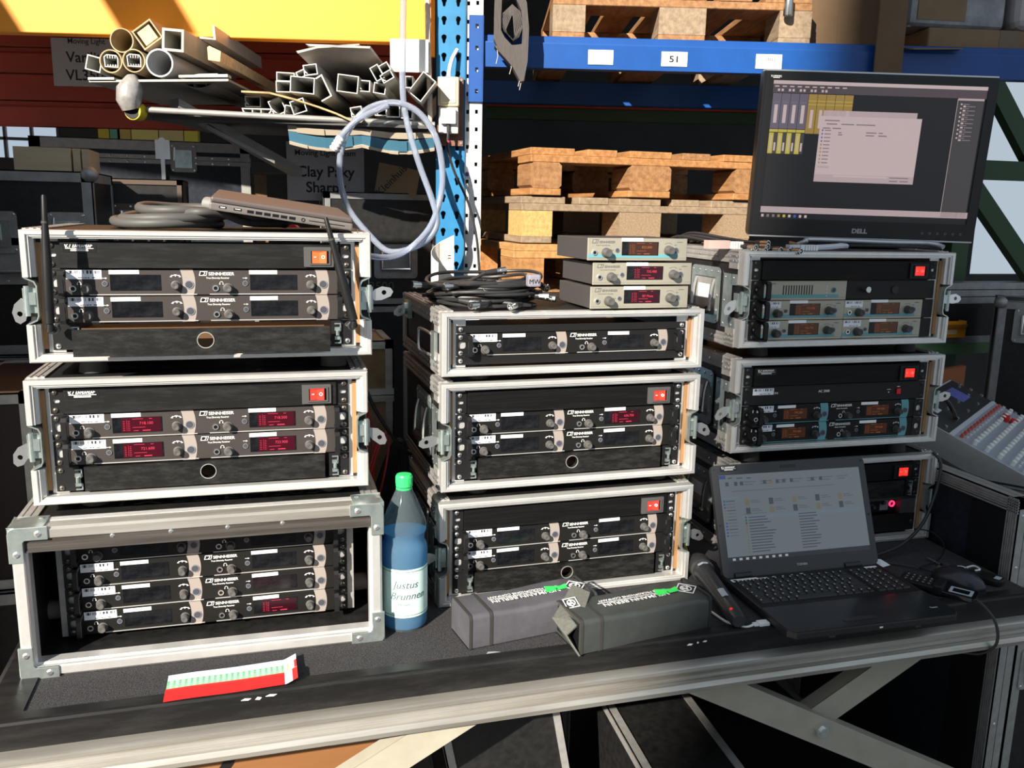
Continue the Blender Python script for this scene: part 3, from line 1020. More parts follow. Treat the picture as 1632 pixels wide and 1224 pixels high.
# middle stack
def blank(label, pos, yaw, lz, h, sb=1):
    r = part_root('blank_panel', pos, 32.7, 21, lz)
    MB().box(0, 0, .6, 482.6, 2.5, h-.6).build('plate', BLACK, r)
    screws(r, (h/2,), sb)
blank('narrow black blanking strip below the single receiver of the shallow case', *M1, 18, 17)
receiver('black receiver alone in the shallow case under the cable coil', *M1, 32.7, 21, 35, face=RECB, sb=1, group=GR)
blank('narrow black blanking strip above the single receiver of the shallow case', *M1, 79.7, 15)
B = 17
power_panel('black power distributor panel with red switch, under the shallow single-receiver case', *M2, 32.7, 21, B+3*U, sb=1, stick=False, group='power distributors')
receiver('black receiver with one dim red display, under the power distributor panel of the second case', *M2, 32.7, 21, B+2*U, disp=('off', 'dim'), freq=(None, '636.750'), face=RECB, sb=1, group=GR)
receiver('black unlit receiver right above the drawer with orange finger hole', *M2, 32.7, 21, B+U, face=RECB, sb=1, group=GR)
drawer('scratched black drawer under the receiver with one dim red display', *M2, 32.7, 21, B, sb=1, group='rack drawers')
power_panel('black power distributor panel with red switch in the case behind the pouches', *M3, 32.7, 21, B+3*U, sb=1, stick=False, group='power distributors')
GRN = mat('green_reflection', (.03, .25, .05), .3)
rv_ = receiver('black unlit receiver, upper of two behind the microphone pouches', *M3, 32.7, 21, B+2*U, face=RECB, sb=1, group=GR)
rv_ = receiver('black unlit receiver, lower of two behind the microphone pouches', *M3, 32.7, 21, B+U, face=RECB, sb=1, group=GR)
drawer('black drawer just behind the microphone pouches', *M3, 32.7, 21, B, sb=1, group='rack drawers')

# ---------------------------------------------------------------- half-width units
GREYT = mat('grey_print', (.10, .10, .10), .6)
def half_unit(label, loc, rz, state, freq=None, teal=True, big=None, strip=True, feet=False, barc=False, group=None, vents=False, knob=KNOB, sub='TRUE DIVERSITY RECEIVER', depth=180, big_text=None):
    r = thing('half_rack_unit', label, 'transmitter' if teal else 'receiver', loc, rz, group)
    inst(cached('huf', lambda: MB().box(0, -4, 0, 212, 0, 43).mesh('front_panel', CHAMP, bev=.7)), 'front_panel', r)
    inst(cached(('huc', depth), lambda: MB().box(.6, 0, .8, 211.4, depth, 42.4).mesh('chassis', DGREY, bev=.6)), 'chassis', r)
    inst(cached('hul', lambda: MB().box(0, -4.4, 4.6, 212, -3.6, 5.3).mesh('seam', mat('seam_grey', (.25, .23, .19), .5))), 'seam', r)
    if teal:
        inst(cached('hut', lambda: MB().box(0.5, -4.3, 5.6, 192, -3.7, 12.6).mesh('teal_band', TEAL)), 'teal_band', r)
    if vents:
        for k in range(12):
            inst(cached('vent', lambda: MB().box(0, -4.5, 12, 2.6, -3.4, 33).mesh('vent_slot', BLKG)), 'vent_slot', r, (48+k*6.6, 0, 0))
        inst(cached('b3', lambda: button_mesh(6.2, TEAL, BTNF)), 'button', r, (178, -4, 22))
        for k in range(4):
            inst(cached('led', lambda: MB().cyl((0, -5, 0), (0, -4, 0), 1.2, n=8).mesh('indicator', WHITE)), 'indicator', r, (160, 0, 9+k*7))
        text('SENNHEISER', 5, r, (2, -4.1, 35), mt=GREYT, align='LEFT')
        return r
    def at(o, dx, dz):
        o.location = (dx*S, -4*S, dz*S)
        return o
    at(display_part(r, 0, 0, 78, 26.5, state, freq), 71, 10)
    if big_text:
        text(big_text, 7, r, (122, -5.2, 22), name='readout', mt=DREDT)
    at(inst(cached('hk1'+knob.name, lambda: knob_mesh(8, 16, knob)), 'knob', r), 38, 15)
    at(inst(cached('hk1'+knob.name, lambda: knob_mesh(8, 16, knob)), 'knob', r), 171, 20)
    at(inst(cached('jack', jack_mesh), 'jack', r), 14, 15)
    at(inst(cached('b1', lambda: button_mesh(4.4, BTNR, BTNF)), 'button', r), 61, 20)
    at(inst(cached('b4', lambda: button_mesh(6.4, BTNR, BTNF)), 'button', r), 187, 20)
    if strip:
        at(inst(cached('hst', lambda: MB().box(0, -.5, 0, 46, 0, 6.6).mesh('label_strip', LABEL)), 'label_strip', r), 70, 37)
    if barc:
        at(inst(cached('bc2', lambda: MB().box(0, -.5, 0, 46, 0, 14).mesh('barcode_label', BARC)), 'barcode_label', r), 2, 27)
    else:
        at(inst(cached('logo_g', lambda: logo_mesh(GREYT, CHAMP)), 'logo', r), 8, 33)
        text('SENNHEISER', 6, r, (40, -4.1, 33.4), mt=GREYT, bold=1.2)
        text(sub, 2.8, r, (31, -4.1, 28), mt=GREYT)
    text('evolution', 3.2, r, (196, -4.1, 35.5), mt=GREYT, bold=.5)
    m_ = cached('hsym', lambda: MB().strip([(163, 32), (167, 34.5), (175, 34.5), (179, 32)], .6, -4.4, -3.8).box(184, -4.4, 30, 189, -3.8, 31).box(50, -4.4, 19.6, 54, -3.8, 20.4).mesh('symbols', GREYT))
    inst(m_, 'symbols', r)
    if feet:
        for fx in (16, 188):
            MB().cyl((fx, 20, -3), (fx, 20, .8), 7, n=12).build('foot', RUB, r)
            MB().cyl((fx, 160, -3), (fx, 160, .8), 7, n=12).build('foot', RUB, r)
    return r
ry = math.radians
G3 = 'loose half-width units piled on the shallow case'
half_unit('champagne receiver with red display reading RF Mute, bottom of the loose pile', (521, -38, 586), ry(1.5), 'dim', teal=False, group=G3, big_text='RF Mute', depth=170)
half_unit('champagne receiver with red display reading 735.400, middle of the loose pile', (525, -36, 632.5), ry(.5), 'dim', '735.400', teal=False, group=G3, depth=170)
half_unit('champagne transmitter with teal stripe reading 822.000, top of the loose pile', (511, -40, 680), ry(1), 'amber', '822.000', teal=True, group=G3, sub='STEREO TRANSMITTER', depth=170)
def r_unit(label, case, lx, lz, **k):
    a = ry(case[1])
    p = case[0]
    half_unit(label, (p[0]+lx*math.cos(a)-25*math.sin(a), p[1]+lx*math.sin(a)+25*math.cos(a), p[2]+lz), a, **k)
B = 14
G4 = 'half-width transmitters in the monitor case'
power_panel('black power distributor panel with red switch right under the monitor', *R1, 32.7, 21, B+3*U, sb=2, stick=False, group='power distributors', grey=BLACK)
r_unit('champagne combiner with row of black vent slots in the monitor case', R1, 64, B+2*U, state='off', vents=True, teal=True)
r_unit('champagne transmitter under the slotted combiner', R1, 62, B+U, state='orange', freq='772.900', barc=True, group=G4, knob=KNOBD)
r_unit('champagne transmitter under the black panel with the single antenna socket', R1, 274.5, B+U, state='orange', barc=True, group=G4, knob=KNOBD)
r_unit('champagne transmitter, bottom row, on the side of the black rack handles', R1, 62, B, state='orange', freq='766.750', barc=True, group=G4, knob=KNOBD)
r_unit('champagne transmitter, bottom row, on the side away from the rack handles', R1, 274.5, B, state='orange', barc=True, group=G4, knob=KNOBD)
bp_ = part_root('socket_plate', R1[0], 278, 22, B+2*U)
bp_['label'] = 'black half-width plate with one antenna socket'
MB().box(0, 0, .8, 237, 3, 43.4).build('plate', BLACK, bp_, bev=.5)
MB().cyl((44, -14, 24), (44, 0, 24), 5, n=16).cyl((44, -18, 24), (44, -12, 24), 6.5, n=16).cyl((52, -10, 20), (52, 0, 20), 4, n=10).build('antenna_socket', CHROME, bp_, smooth=True)
MB().cyl((128, -3, 22), (128, 0, 22), 9, n=18).build('blanking_plug', RUB, bp_, smooth=True)
def handle_plate(label, case, lz, w_=30):
    r = part_root('rack_handle', case[0], 33, 20, lz)
    MB().hollow(rrect(0, .6, w_, 43.6, 2, 3), rrect(5, 13, 18, 31, 6, 4), -1, 3, 'xz').build('plate', BLACK, r)
    MB().prism([(0, 0), (-24, 0), (-28, 6), (-28, 38), (-24, 43), (0, 43), (0, 38), (-18, 37), (-22, 33), (-22, 10), (-18, 6), (0, 5)], w_-8, w_+2, 'yz').build('grip', BLACK, r)
    MB().box(12, -26, 1.5, w_+2, -1, 4).build('lower_lug', BLACK, r)
    sm = get_screw(2)
    for zz in (7, 37):
        inst(sm, 'screw', r, (9, 0, zz))
for k in range(2):
    q_ = part_root('rack_ear', R1[0], 487, 21, B+k*U)
    MB().box(0, 0, .6, 28, 3, 43.6).build('plate', BLACK, q_)
for k, t in enumerate(('beside the lowest transmitter row', 'beside the middle transmitter row', 'beside the slotted combiner')):
    handle_plate('black rack handle '+t+' of the monitor case', R1, B+k*U)
# teal transmitter case
power_panel('black power distributor panel with sticker and red switch above the AC 2000 unit', *R2, 32.7, 21, B+3*U, sb=2, group='power distributors', grey=BLACK)
ac = u_thing('antenna_combiner', 'black unit lettered AC 2000 with small red switch', 'combiner', *R2, 32.7, 21, B+2*U)
MB().box(0, 0, .6, 482.6, 4, 43.6).build('front_panel', BLACK, ac, bev=.6)
MB().box(28, 4, 2, 455, 200, 42).build('chassis', DGREY, ac)
screws(ac, (7, 37), 2)
inst(cached('bc', None), 'barcode_label', ac, (24, -.2, 24))
text('AC 2000', 8, ac, (208, -.1, 25), bold=.6)
text('SYS', 6, ac, (84, -.1, 25), bold=1)
MB().box(404, -4, 14, 414, 0, 27).build('rocker_switch', mat('switch_dark_red', (.35, .01, .01), .4, emit=.15, ecol=(.6, .01, .01)), ac, bev=.8)
MB().box(378, -.4, 25, 388, 0, 26).box(405, -.4, 31, 413, 0, 32.5).cyl((383, -1, 19), (383, 0, 19), 1.4, n=8).build('symbols', WHITE, ac)
for z, t in ((B+U, 'upper'), (B, 'lower')):
    receiver('black two-channel transmitter with teal crescents and orange displays, '+t+' one', *R2, 32.7, 21, z, disp=('orange', 'orange'), freq=('790.200', '799.900') if t == 'upper' else ('795.400', '797.600'),
             face=RECB, cres=TEAL, sb=2, knobs=KNOBD, sub='Stereo Transmitter', name='rack_transmitter', cat='transmitter', line=TEAL, group='teal-trimmed transmitters', handles=False)
    handle_plate('black rack handle beside the '+t+' teal-trimmed transmitter', R2, z, 36)
# case behind the laptop
B = 18
power_panel('black power distributor panel with red switch behind the open laptop', *R3, 32.7, 21, B+3*U, sb=2, stick=False, group='power distributors', grey=BLACK)
drawer('black drawer with zinc catch behind the open laptop', *R3, 32.7, 21, B+2*U, sb=2, group='rack drawers')
blank('black blanking plate at the bottom of the case behind the laptop', *R3, B, 44, 2)
mx = u_thing('rack_amplifier', 'black rack unit with glowing red button behind the laptop screen', 'rack unit', *R3, 32.7, 40, B+U)
MB().box(0, 0, .6, 482.6, 4, 40).build('front_panel', BLACK, mx)
MB().box(0, -18, 36, 482.6, 2, 43).box(440, -18, 0, 482, 2, 43).build('guard_frame', DGREY, mx)
MB().box(394, -1, 5, 418, .2, 36).build('silver_field', mat('silver_field', (.25, .25, .26), .5), mx)
for x, z in ((350, 20), (372, 16), (400, 26)):
    inst(cached('k1d', lambda: knob_mesh(5, 10, KNOBD)), 'knob', mx, (x, -1, z))
MB().ring((428, -3, 20), (428, 0, 20), 8, 5, n=20).build('lit_ring', mat('lit_ring_red', (.8, .02, .08), .4, emit=2.2, ecol=(1, .03, .12)), mx)
MB().prism([(352, 24), (362, 24), (357, 33)], -.6, .2).build('symbol', WHITE, mx)

# ---------------------------------------------------------------- rod antennas of the top case
def rod(label, base, top, rz=0):
    r = thing('rod_antenna', label, 'antenna', base, 0, 'rod antennas')
    d = Vector(top)-Vector(base)
    L = d.length
    u = d/L
    m = MB()
    n = 8
    m.tube([u*0, u*L*.1, u*L*.11, u*L*.12, u*L*.5, u*L*.8, u*L*.985, u*L], [7.5, 7.5, 7.6, 7.9, 7.4, 4.6, 3.6, 2.6], n=14)
    m.build('whip', BLACK, r, smooth=True)
    MB().tube([u*L*.78, u*L*.8], [5.6, 5.2], n=14).build('collar', RUB, r, smooth=True)
    k = MB().tube([(0, 0, 0), (0, -1, -9), (0, 12, -12), (0, 26, -12)], [5, 7, 7, 6], n=12)
    k.build('elbow_joint', BLACK, r, smooth=True)
    MB().cyl((0, 26, -12), (0, 38, -12), 8.5, n=6).ring((0, 20, -12), (0, 28, -12), 8, 5, 16).build('connector', CHROME, r)
rod('upright rod antenna before the asset sticker of the top rack case', (-416, -128, 584), (-411, -122, 781))
rod('slanting rod antenna in front of the orange-glowing switch', (55, -128, 582), (12, -122, 754))
# ---------------------------------------------------------------- things on the cases and the table
def basis(o, ex, ey, ez, loc):
    m = Matrix((Vector(ex).normalized(), Vector(ey).normalized(), Vector(ez).normalized())).transposed().to_4x4()
    m.translation = Vector(loc)*S
    o.matrix_world = m
    return o
def frame_of(ex, ey0):
    ex = Vector(ex).normalized()
    ez = ex.cross(Vector(ey0)).normalized()
    return ex, ez.cross(ex).normalized(), ez

# closed laptop leaning on the grey cables
LGREY = mat('laptop_grey', (.15, .138, .13), .5, .25, var=.05, vs=100)
LGREY2 = mat('laptop_lid_grey', (.10, .082, .078), .55, .2)
lp = thing('closed_laptop', 'closed grey laptop lying tilted on grey cables on the antenna case', 'laptop')
basis(lp, *frame_of((240, 0, -33), (0, 1, .055)), (-176, -42, 763))
MB().box(0, 0, 0, 242, 300, 13).build('base', LGREY, lp, bev=3, seg=2)
MB().box(1, 1, 13.5, 241, 300, 23).build('lid', LGREY2, lp, bev=4, seg=2)
for k in range(6):
    inst(cached('lvent', lambda: MB().box(0, -.3, 4, 11, 1, 9).mesh('vent', BLKG)), 'vent', lp, (62+k*14, 0, 0))
MB().box(16, -.3, 5, 28, 1, 9).box(40, -.3, 5, 53, 1, 9).build('port', BLKG, lp)
MB().box(18, -.6, 6.2, 26, 0, 7.6).box(42, -.6, 7, 51, 0, 8).build('port_tongue', WHITE, lp)
MB().ring((156, -.8, 6.5), (156, .5, 6.5), 3.4, 2, 14).build('audio_jack', BLACK, lp)
MB().box(166, -.3, 6, 228, 1, 7.4).build('card_slot', BLKG, lp)

# thick grey cables under it
gc = thing('cable_bundle', 'thick grey cable looped in a bundle under the closed laptop', 'cable', (-245, 110, 728))
def loop(cx, cy, rx, ry_, z, tilt, n=28, a0=0, turns=1.0, wob=4, seed=0):
    rnd = random.Random(seed)
    out = []
    ph = rnd.uniform(0, 6)
    for i in range(int(n*turns)+1):
        a = a0+2*PI*i/n
        k = 1+.05*math.sin(2*a+ph)
        out.append((cx+rx*k*math.cos(a), cy+ry_*k*math.sin(a), z+tilt*math.sin(a+ph)+wob*math.sin(3*a+ph)))
    return out
for k, (cx, cy, rx, ry_, z, ti) in enumerate([(-10, 10, 95, 110, 10, 1), (5, 0, 88, 105, 22, 6), (15, 20, 75, 90, 34, 4), (30, 30, 60, 70, 20, 5)]):
    MB().tube(loop(cx, cy, rx, ry_, z, ti, seed=k, wob=1.5)[:-1], 8.5, n=10, closed=True).build('cord', GCABLE, gc, smooth=True)
MB().tube(spline([(60, -80, 26), (95, -50, 34), (140, -30, 20), (200, 10, 10)], 6), 9, n=10).build('cord', GCABLE, gc, smooth=True)
MB().tube(spline([(20, -60, 26), (50, -90, 30), (90, -70, 26), (130, -40, 12), (190, -10, 10)], 6), 7, n=10).build('cord', GCABLE, gc, smooth=True)
MB().ring((60, -30, 44), (82, -48, 42), 13, 9, 16).build('plug_shell', mat('plug_grey', (.3, .29, .28), .4, .4), gc, smooth=True)

# coil of coaxial cables on the shallow case
def bnc(parent, p, d, boot=24):
    p, d = Vector(p), Vector(d).normalized()
    b = MB().tube([p, p+d*boot*.6, p+d*boot], [5, 6.2, 6.2], n=10).build('boot', CABLE, parent, smooth=True)
    q = p+d*boot
    m = MB().cyl(q, q+d*7, 6.2, n=14).ring(q+d*7, q+d*20, 7.2, 5.2, 16).cyl(q+d*10, q+d*19, 2.4, n=10)
    a = d.orthogonal().normalized()
    m.cyl(q+d*13-a*9.2, q+d*13+a*9.2, 1.6, n=8)
    m.build('connector', CHROME, parent, smooth=True)
coil_ends = [((-118, -30, 40), (-1, -.4, .1), (40, -125, 12), (-.7, -.75, 0)),
             ((-75, -96, 18), (.8, -.6, -.1), (-30, -132, 14), (-.8, -.5, 0)),
             ((70, -70, 24), (.9, -.5, .0), (-10, -40, 66), (.9, .1, .1)),
             ((-60, -60, 42), (-.9, -.3, 0), (95, -40, 20), (.9, -.6, -.1)),
             ((10, -80, 30), (-.9, -.4, .1), (110, 10, 42), (.3, -.9, -.2))]
for k in range(5):
    lab = 'black coaxial cable with silver plugs, coiled in the pile on the shallow case'
    c = thing('coaxial_cable', lab if k else 'black coaxial cable with grey written tape flag, coiled on the shallow case', 'cable', (345, 100, 582.5), 0, 'coaxial cables in the coil')
    pts = []
    rnd = random.Random(40+k)
    z0 = 8+k*9
    for t in range(3):
        rx, ry_ = 100+rnd.uniform(-14, 16), 95+rnd.uniform(-14, 16)
        pts += loop(rnd.uniform(-8, 8), rnd.uniform(-8, 8), rx, ry_, z0+t*5, 8 if k > 1 else 2.5, seed=k*3+t, wob=3 if k > 1 else 1, a0=rnd.uniform(0, 6), n=22)[:-1]
    e = coil_ends[k]
    p = [Vector(e[0])]+[Vector(q) for q in pts]+[Vector(e[2])]
    MB().tube(spline(p, 3), 3.6, n=8).build('cord', CABLE, c, smooth=True)
    bnc(c, e[0], e[1])
    bnc(c, e[2], e[3])
    if k == 0:
        TAPE = mat('tape_grey', (.24, .225, .27), .6)
        MB().box(58, -112, 44, 84, -92, 68).build('tape_flag', TAPE, c, bev=4, seg=2)
        text('MW', 13, c, (71, -112.4, 50), mt=BLACK)

# water bottle
PET = mat('clear_blue_plastic', (.70, .88, .98), .04, trans=.93, ior=1.08)
WATER = mat('blue_water', (.10, .48, .84), .05, trans=.55, ior=1.15)
bo = thing('water_bottle', 'blue plastic water bottle with green cap and handwritten-style label', 'bottle', (145, -103, 0))
prof = [(0, 6), (30, 2), (39, 0), (42, 6), (42.5, 24), (42, 28), (42, 128), (42.6, 132), (43, 150), (41, 162), (37, 170), (38, 180), (41, 190), (41, 202), (37, 214), (28, 236), (19, 256), (14.5, 266), (13.5, 276)]
MB().lathe(prof, n=40).build('bottle_body', PET, bo, smooth=True)
MB().lathe([(0, 8), (38, 4), (40, 8), (40.5, 30), (40.5, 150), (39, 161), (35, 170), (36, 180), (38.5, 186), (0, 186)], n=40).build('water', WATER, bo, smooth=True)
BLAB = mat('bottle_label', (.72, .90, .84), .5, c2=(.62, .86, .80), vs=8)
m = MB()
n = 40
vs_, fs = [], []
for zz in (30, 124):
    for i in range(n+1):
        a = math.radians(-200+340*i/n)
        vs_.append((43*math.cos(a), 43*math.sin(a), zz))
for i in range(n):
    fs.append((i, i+1, n+2+i, n+1+i))
m.add(vs_, fs)
lo = m.build('label', BLAB, bo, smooth=True)
GRNL = mat('green_line', (.05, .18, .12), .6)
MB().ring((0, 0, 34), (0, 0, 35), 43.4, 42.8, 48).ring((0, 0, 119), (0, 0, 120), 43.4, 42.8, 48).build('label_line', GRNL, lo)
def wrap_text(s, size, zc, a_c, r_, parent, mt, shear=.3, sx=1.0):
    me = text_mesh(s, size, mt=mt, shear=shear, sx=sx, ext=.1).copy()
    for v in me.vertices:
        a = a_c+v.co.x/(r_*S)
        rr = r_*S+v.co.z
        v.co = Vector((rr*math.cos(a), rr*math.sin(a), zc*S+v.co.y))
    return inst(me, 'lettering', parent)
INK = mat('ink_grey', (.06, .10, .10), .6)
wrap_text('Justus', 20, 88, -PI/2-.12, 43.3, lo, INK)
wrap_text('Brunnen', 20, 66, -PI/2-.02, 43.3, lo, INK)
wrap_text('Medium', 7, 54, -PI/2-.2, 43.3, lo, INK)
GCAP = mat('green_cap', (.04, .55, .16), .35)
m = MB().lathe([(14.5, 271), (15.3, 272), (15.3, 290), (13.5, 293.5), (0, 294)], n=36)
for i in range(36):
    a = 2*PI*i/36
    m.box(15.2*math.cos(a)-.5, 15.2*math.sin(a)-.5, 277, 15.2*math.cos(a)+.5, 15.2*math.sin(a)+.5, 290)
m.build('cap', GCAP, bo, smooth=True)
MB().ring((0, 0, 266), (0, 0, 270), 15, 13.4, 30).build('cap_ring', GCAP, bo, smooth=True)

# printed colour strip on the carpet
PM = [mat('print_white', (.80, .80, .84), .6), mat('print_lilac', (.62, .62, .78), .6), mat('print_green', (.42, .75, .52), .6), mat('print_green2', (.28, .55, .36), .6),
      mat('print_orange', (.90, .55, .22), .6), mat('print_red', (.75, .02, .02), .55), mat('print_line', (.08, .16, .10), .6)]
m = MB()
NX = 46
def pp(u, v):
    x = -266+u*208
    y = -293+v*91+u*8
    z = 1.4+.5*math.sin(u*9)+(4.9*min(1, max(0, (.53-v)/.12)))+(0 if u < .9 else (u-.9)*10*9)
    return (x+(0 if u < .9 else -(u-.9)*20), y, z)
rows = [(0, .2), (.2, .36), (.36, .44), (.44, .52), (.52, .80), (.80, 1.0)]
for i in range(NX):
    u0, u1 = i/NX, (i+1)/NX
    for j, (v0, v1) in enumerate(rows):
        end = i >= NX-5
        m.cur = [5, 5, 5, 4, 2 if i % 2 else 3, (0 if (i//5) % 2 else 1)][j] if not end else [5 if i > NX-3 else 1, 5 if i > NX-3 else 1, 5 if i > NX-3 else 1, 4 if i > NX-4 else 1, 4 if i == NX-4 else (5 if i > NX-2 else 0), 0][j]
        m.add([pp(u0, v0), pp(u1, v0), pp(u1, v1), pp(u0, v1)], [(0, 1, 2, 3)])
    if i % 2 == 0 and i < NX-5:
        m.cur = 6
        for v in (.56, .62, .68, .74):
            a, b, c, d = pp(u0+.006, v), pp(u1-.006, v), pp(u1-.006, v+.018), pp(u0+.006, v+.018)
            m.add([(q[0], q[1], q[2]+.25) for q in (a, b, c, d)], [(0, 1, 2, 3)])
tag(m.build('printed_strip', PM), 'printed red and green colour strip lying on the carpet', 'paper')
MB_ = MB().prism([(0, 0), (9, -6), (26, -8), (34, 2), (20, 8), (8, 10)], 0, .6, 'xy')
tag(MB_.build('tape_scrap', mat('clear_tape', (.35, .36, .36), .2), loc=(262, -262, 1)), 'crumpled clear tape scrap on the carpet before the pouches', 'tape')

# microphone pouches
def pouch(label, loc, yaw, Lg, Wd, Ht, mt, pipe, flap, green, num):
    r = thing('microphone_pouch', label, 'pouch', loc, ry(yaw), 'microphone pouches')
    # tapered soft box, x along, y across
    nx, out = 10, []
    m = MB()
    secs = []
    for i in range(nx+1):
        u = i/nx
        sag = 1-.03*math.sin(u*PI)+.015*math.sin(u*11)
        hh = Ht*sag*(1 if u < .96 else .93)
        ww = Wd*(1-.02*math.sin(u*5))
        sec = []
        for (a, b, rr) in ((0, 0, 3), (ww, 0, 3), (ww, hh, 9), (0, hh, 9)):
            for k in range(4):
                ang = {(0, 0): 180, (1, 0): 270, (1, 1): 0, (0, 1): 90}[(int(a > 0), int(b > 0))]+30*k
                cx = a+(rr if a == 0 else -rr)
                cz = b+(rr if b == 0 else -rr)
                bul = 0
                sec.append((u*Lg, cx+rr*math.cos(math.radians(ang)), cz+rr*math.sin(math.radians(ang))))
        secs.append(sec)
    ns = len(secs[0])
    vs_ = [p for s_ in secs for p in s_]
    fs = [(i*ns+k, i*ns+(k+1) % ns, (i+1)*ns+(k+1) % ns, (i+1)*ns+k) for i in range(nx) for k in range(ns)]
    fs += [tuple(range(ns-1, -1, -1)) if not flap else tuple(range(ns-1, -1, -1)), tuple(range(nx*ns, nx*ns+ns))]
    m.add(vs_, fs)
    body = m.build('body', mt, r, smooth=True)
    def band(x, wd, g=1.2):
        mm = MB()
        mm.hollow([(p[1]+(-g if p[1] < Wd/2 else g), p[2]+(g if p[2] > Ht/2 else 0)) for p in secs[0]], [(p[1], p[2]) for p in secs[0]], x, x+wd, 'yz')
        return mm
    band(-1.5, 5, 1.5).build('piping', pipe, r)
    band(38, 6).build('piping', pipe, r)
    band(Lg-4, 5).build('piping', pipe, r)
    text('NEUMANN.BERLIN', 17, r, (Lg*.50, Wd*.50, Ht+.9), rot=(0, 0, PI), bold=.25)
    MB().box(Lg*.22, Wd*.53, Ht+.6, Lg*.78, Wd*.542, Ht+1.1).build('lettering', WHITE, r)
    text('// THE MICROPHONE COMPANY', 10, r, (Lg*.50, Wd*.65, Ht+.9), rot=(0, 0, PI), bold=0)
    def emblem(parent, c, sz, rot):
        mm = MB()
        dd = [(0, -sz), (sz, 0), (0, sz), (-sz, 0)]
        di = [(a*.88, b*.88) for a, b in dd]
        mm.hollow(dd, di, 0, .5, 'xy')
        mm.hollow(circ(0, 0, sz*.46, 20), circ(0, 0, sz*.37, 20), 0, .5, 'xy')
        mm.strip([(-sz*.42, -sz*.42), (-sz*.18, sz*.26), (sz*.02, -sz*.26), (sz*.22, sz*.30), (sz*.42, sz*.42)], sz*.08, 0, .5, 'xy')
        mm.strip([(-sz*.3, -sz*.1), (sz*.3, sz*.12)], sz*.06, 0, .5, 'xy')
        mm.build('emblem', WHITE, parent, loc=c, rot=rot)
    emblem(r, (Lg*.91, Wd*.5, Ht+.7), Wd*.26, (0, 0, 0))
    g = MB()
    g.add([(Lg*.66, Wd*.40, Ht+1.6), (Lg*.84, Wd*.44, Ht+1.6), (Lg*.85, Wd*.62, Ht+3), (Lg*.80, Wd*.58, Ht+1.8), (Lg*.68, Wd*.66, Ht+2.6)], [(0, 1, 2, 3, 4)])
    g.M = None
    go = g.build('green_tape', mat('green_tape', (.04, .75, .12), .45), r)
    text(num, 14, go, (Lg*.755, Wd*.5, Ht+2.2), rot=(0, 0, PI*.98), mt=BLACK)
    if flap:
        # opened end flap folded up over the neighbour
        fl = MB()
        A = [(-2, 4, 6), (-2, Wd*.5, 4), (-2, Wd+8, Ht-4), (-30, Wd+20, Ht+8), (-44, Wd*.45, Ht*.55)]
        fl.add([(-3, -4, 2), (-6, Wd*.5, Ht*.25), (-26, Wd*.62, Ht*.80), (-24, Wd*.1, Ht*.62)], [(0, 1, 2, 3)])
        fl.add([(-24, Wd*.1, Ht*.62), (-26, Wd*.62, Ht*.80), (44, Wd*1.26, Ht*1.2), (62, Wd*.86, Ht*1.16), (6, Wd*.16, Ht*.86)], [(0, 1, 2, 3, 4)])
        fo = fl.build('flap', mat('flap_cloth', (.115, .115, .100), .6, .0, var=.2, vs=200), r)
        sol = fo.modifiers.new('thick', 'SOLIDIFY')
        sol.thickness = .003
        MB().prism([(8, 8), (Wd-8, 8), (Wd-8, Ht-8), (8, Ht-8)], -2.2, -1.4, 'yz').build('opening', BLKG, r)
        emblem(fo, (14, Wd*.70, Ht*1.06), Wd*.19, (.15, -.25, .7))
    return r
NYL = mat('nylon_violet', (.085, .082, .094), .42, var=.12, vs=30, bump=.25, bs=60, spec=.6)
NYL2 = mat('nylon_green', (.045, .051, .048), .40, var=.12, vs=30, bump=.25, bs=60, spec=.6)
PIPE = mat('piping_black', (.03, .028, .025), .8)
pouch('violet-grey nylon microphone pouch with closed end against the rack case', (240, -238, 1), 8.5, 258, 92, 64, NYL, PIPE, False, True, '2')
pouch('dark green-grey nylon microphone pouch with its end flap thrown open', (426, -303, 1), 8.0, 278, 96, 64, NYL2, PIPE, True, True, '1')

# hand-held microphone
mc = thing('handheld_microphone', 'black hand-held radio microphone lying between pouch and laptop', 'microphone', (790, -68, 27))
D_ = Vector((-40, -219, -8)).normalized()
m = MB().tube([D_*0, D_*12, D_*20, D_*120, D_*165, D_*180, D_*215, D_*222], [21, 22, 19, 18, 17, 17, 15, 12], n=20)
m.build('body', mat('mic_body', (.03, .03, .035), .35), mc, smooth=True)
MESHM = mat('mic_mesh', (.045, .045, .047), .6, .4, bump=1.0, bs=500)
MB().tube([D_*4, D_*-8, D_*-24, D_*-40, D_*-50, D_*-53], [19, 24, 26, 23, 15, 4], n=20).build('grille', MESHM, mc, smooth=True)
MB().tube([D_*-4, D_*4], [24.5, 24.5], n=24).build('grille_ring', DGREY, mc, smooth=True)
up_ = Vector((-.25, -.1, 1)).normalized()
side_ = D_.cross(up_).normalized()
def patch(t0, t1, w_, rr, off=0):
    q = []
    for t, s_ in ((t0, -1), (t1, -1), (t1, 1), (t0, 1)):
        q.append(D_*t+(up_*math.cos(w_*s_+off)+side_*math.sin(w_*s_+off))*rr)
    mid0 = D_*t0+(up_*math.cos(off)+side_*math.sin(off))*(rr+.6)
    mid1 = D_*t1+(up_*math.cos(off)+side_*math.sin(off))*(rr+.6)
    return MB().add([q[0], mid0, q[3], q[2], mid1, q[1]], [(0, 1, 4, 5), (1, 2, 3, 4)])
patch(118, 150, .35, 18.6).build('label', mat('mic_label', (.45, .5, .55), .4), mc)
patch(4, 12, .5, 22.6).build('label', mat('mic_label', (.45, .5, .55), .4), mc)
p_ = D_*196+(up_*.9+side_*.3).normalized()*15
MB().cyl(p_, p_+up_*2, 3, n=12).build('red_light', mat('mic_led', (.6, .02, .01), .3, emit=.8, ecol=(.9, .02, .01)), mc)
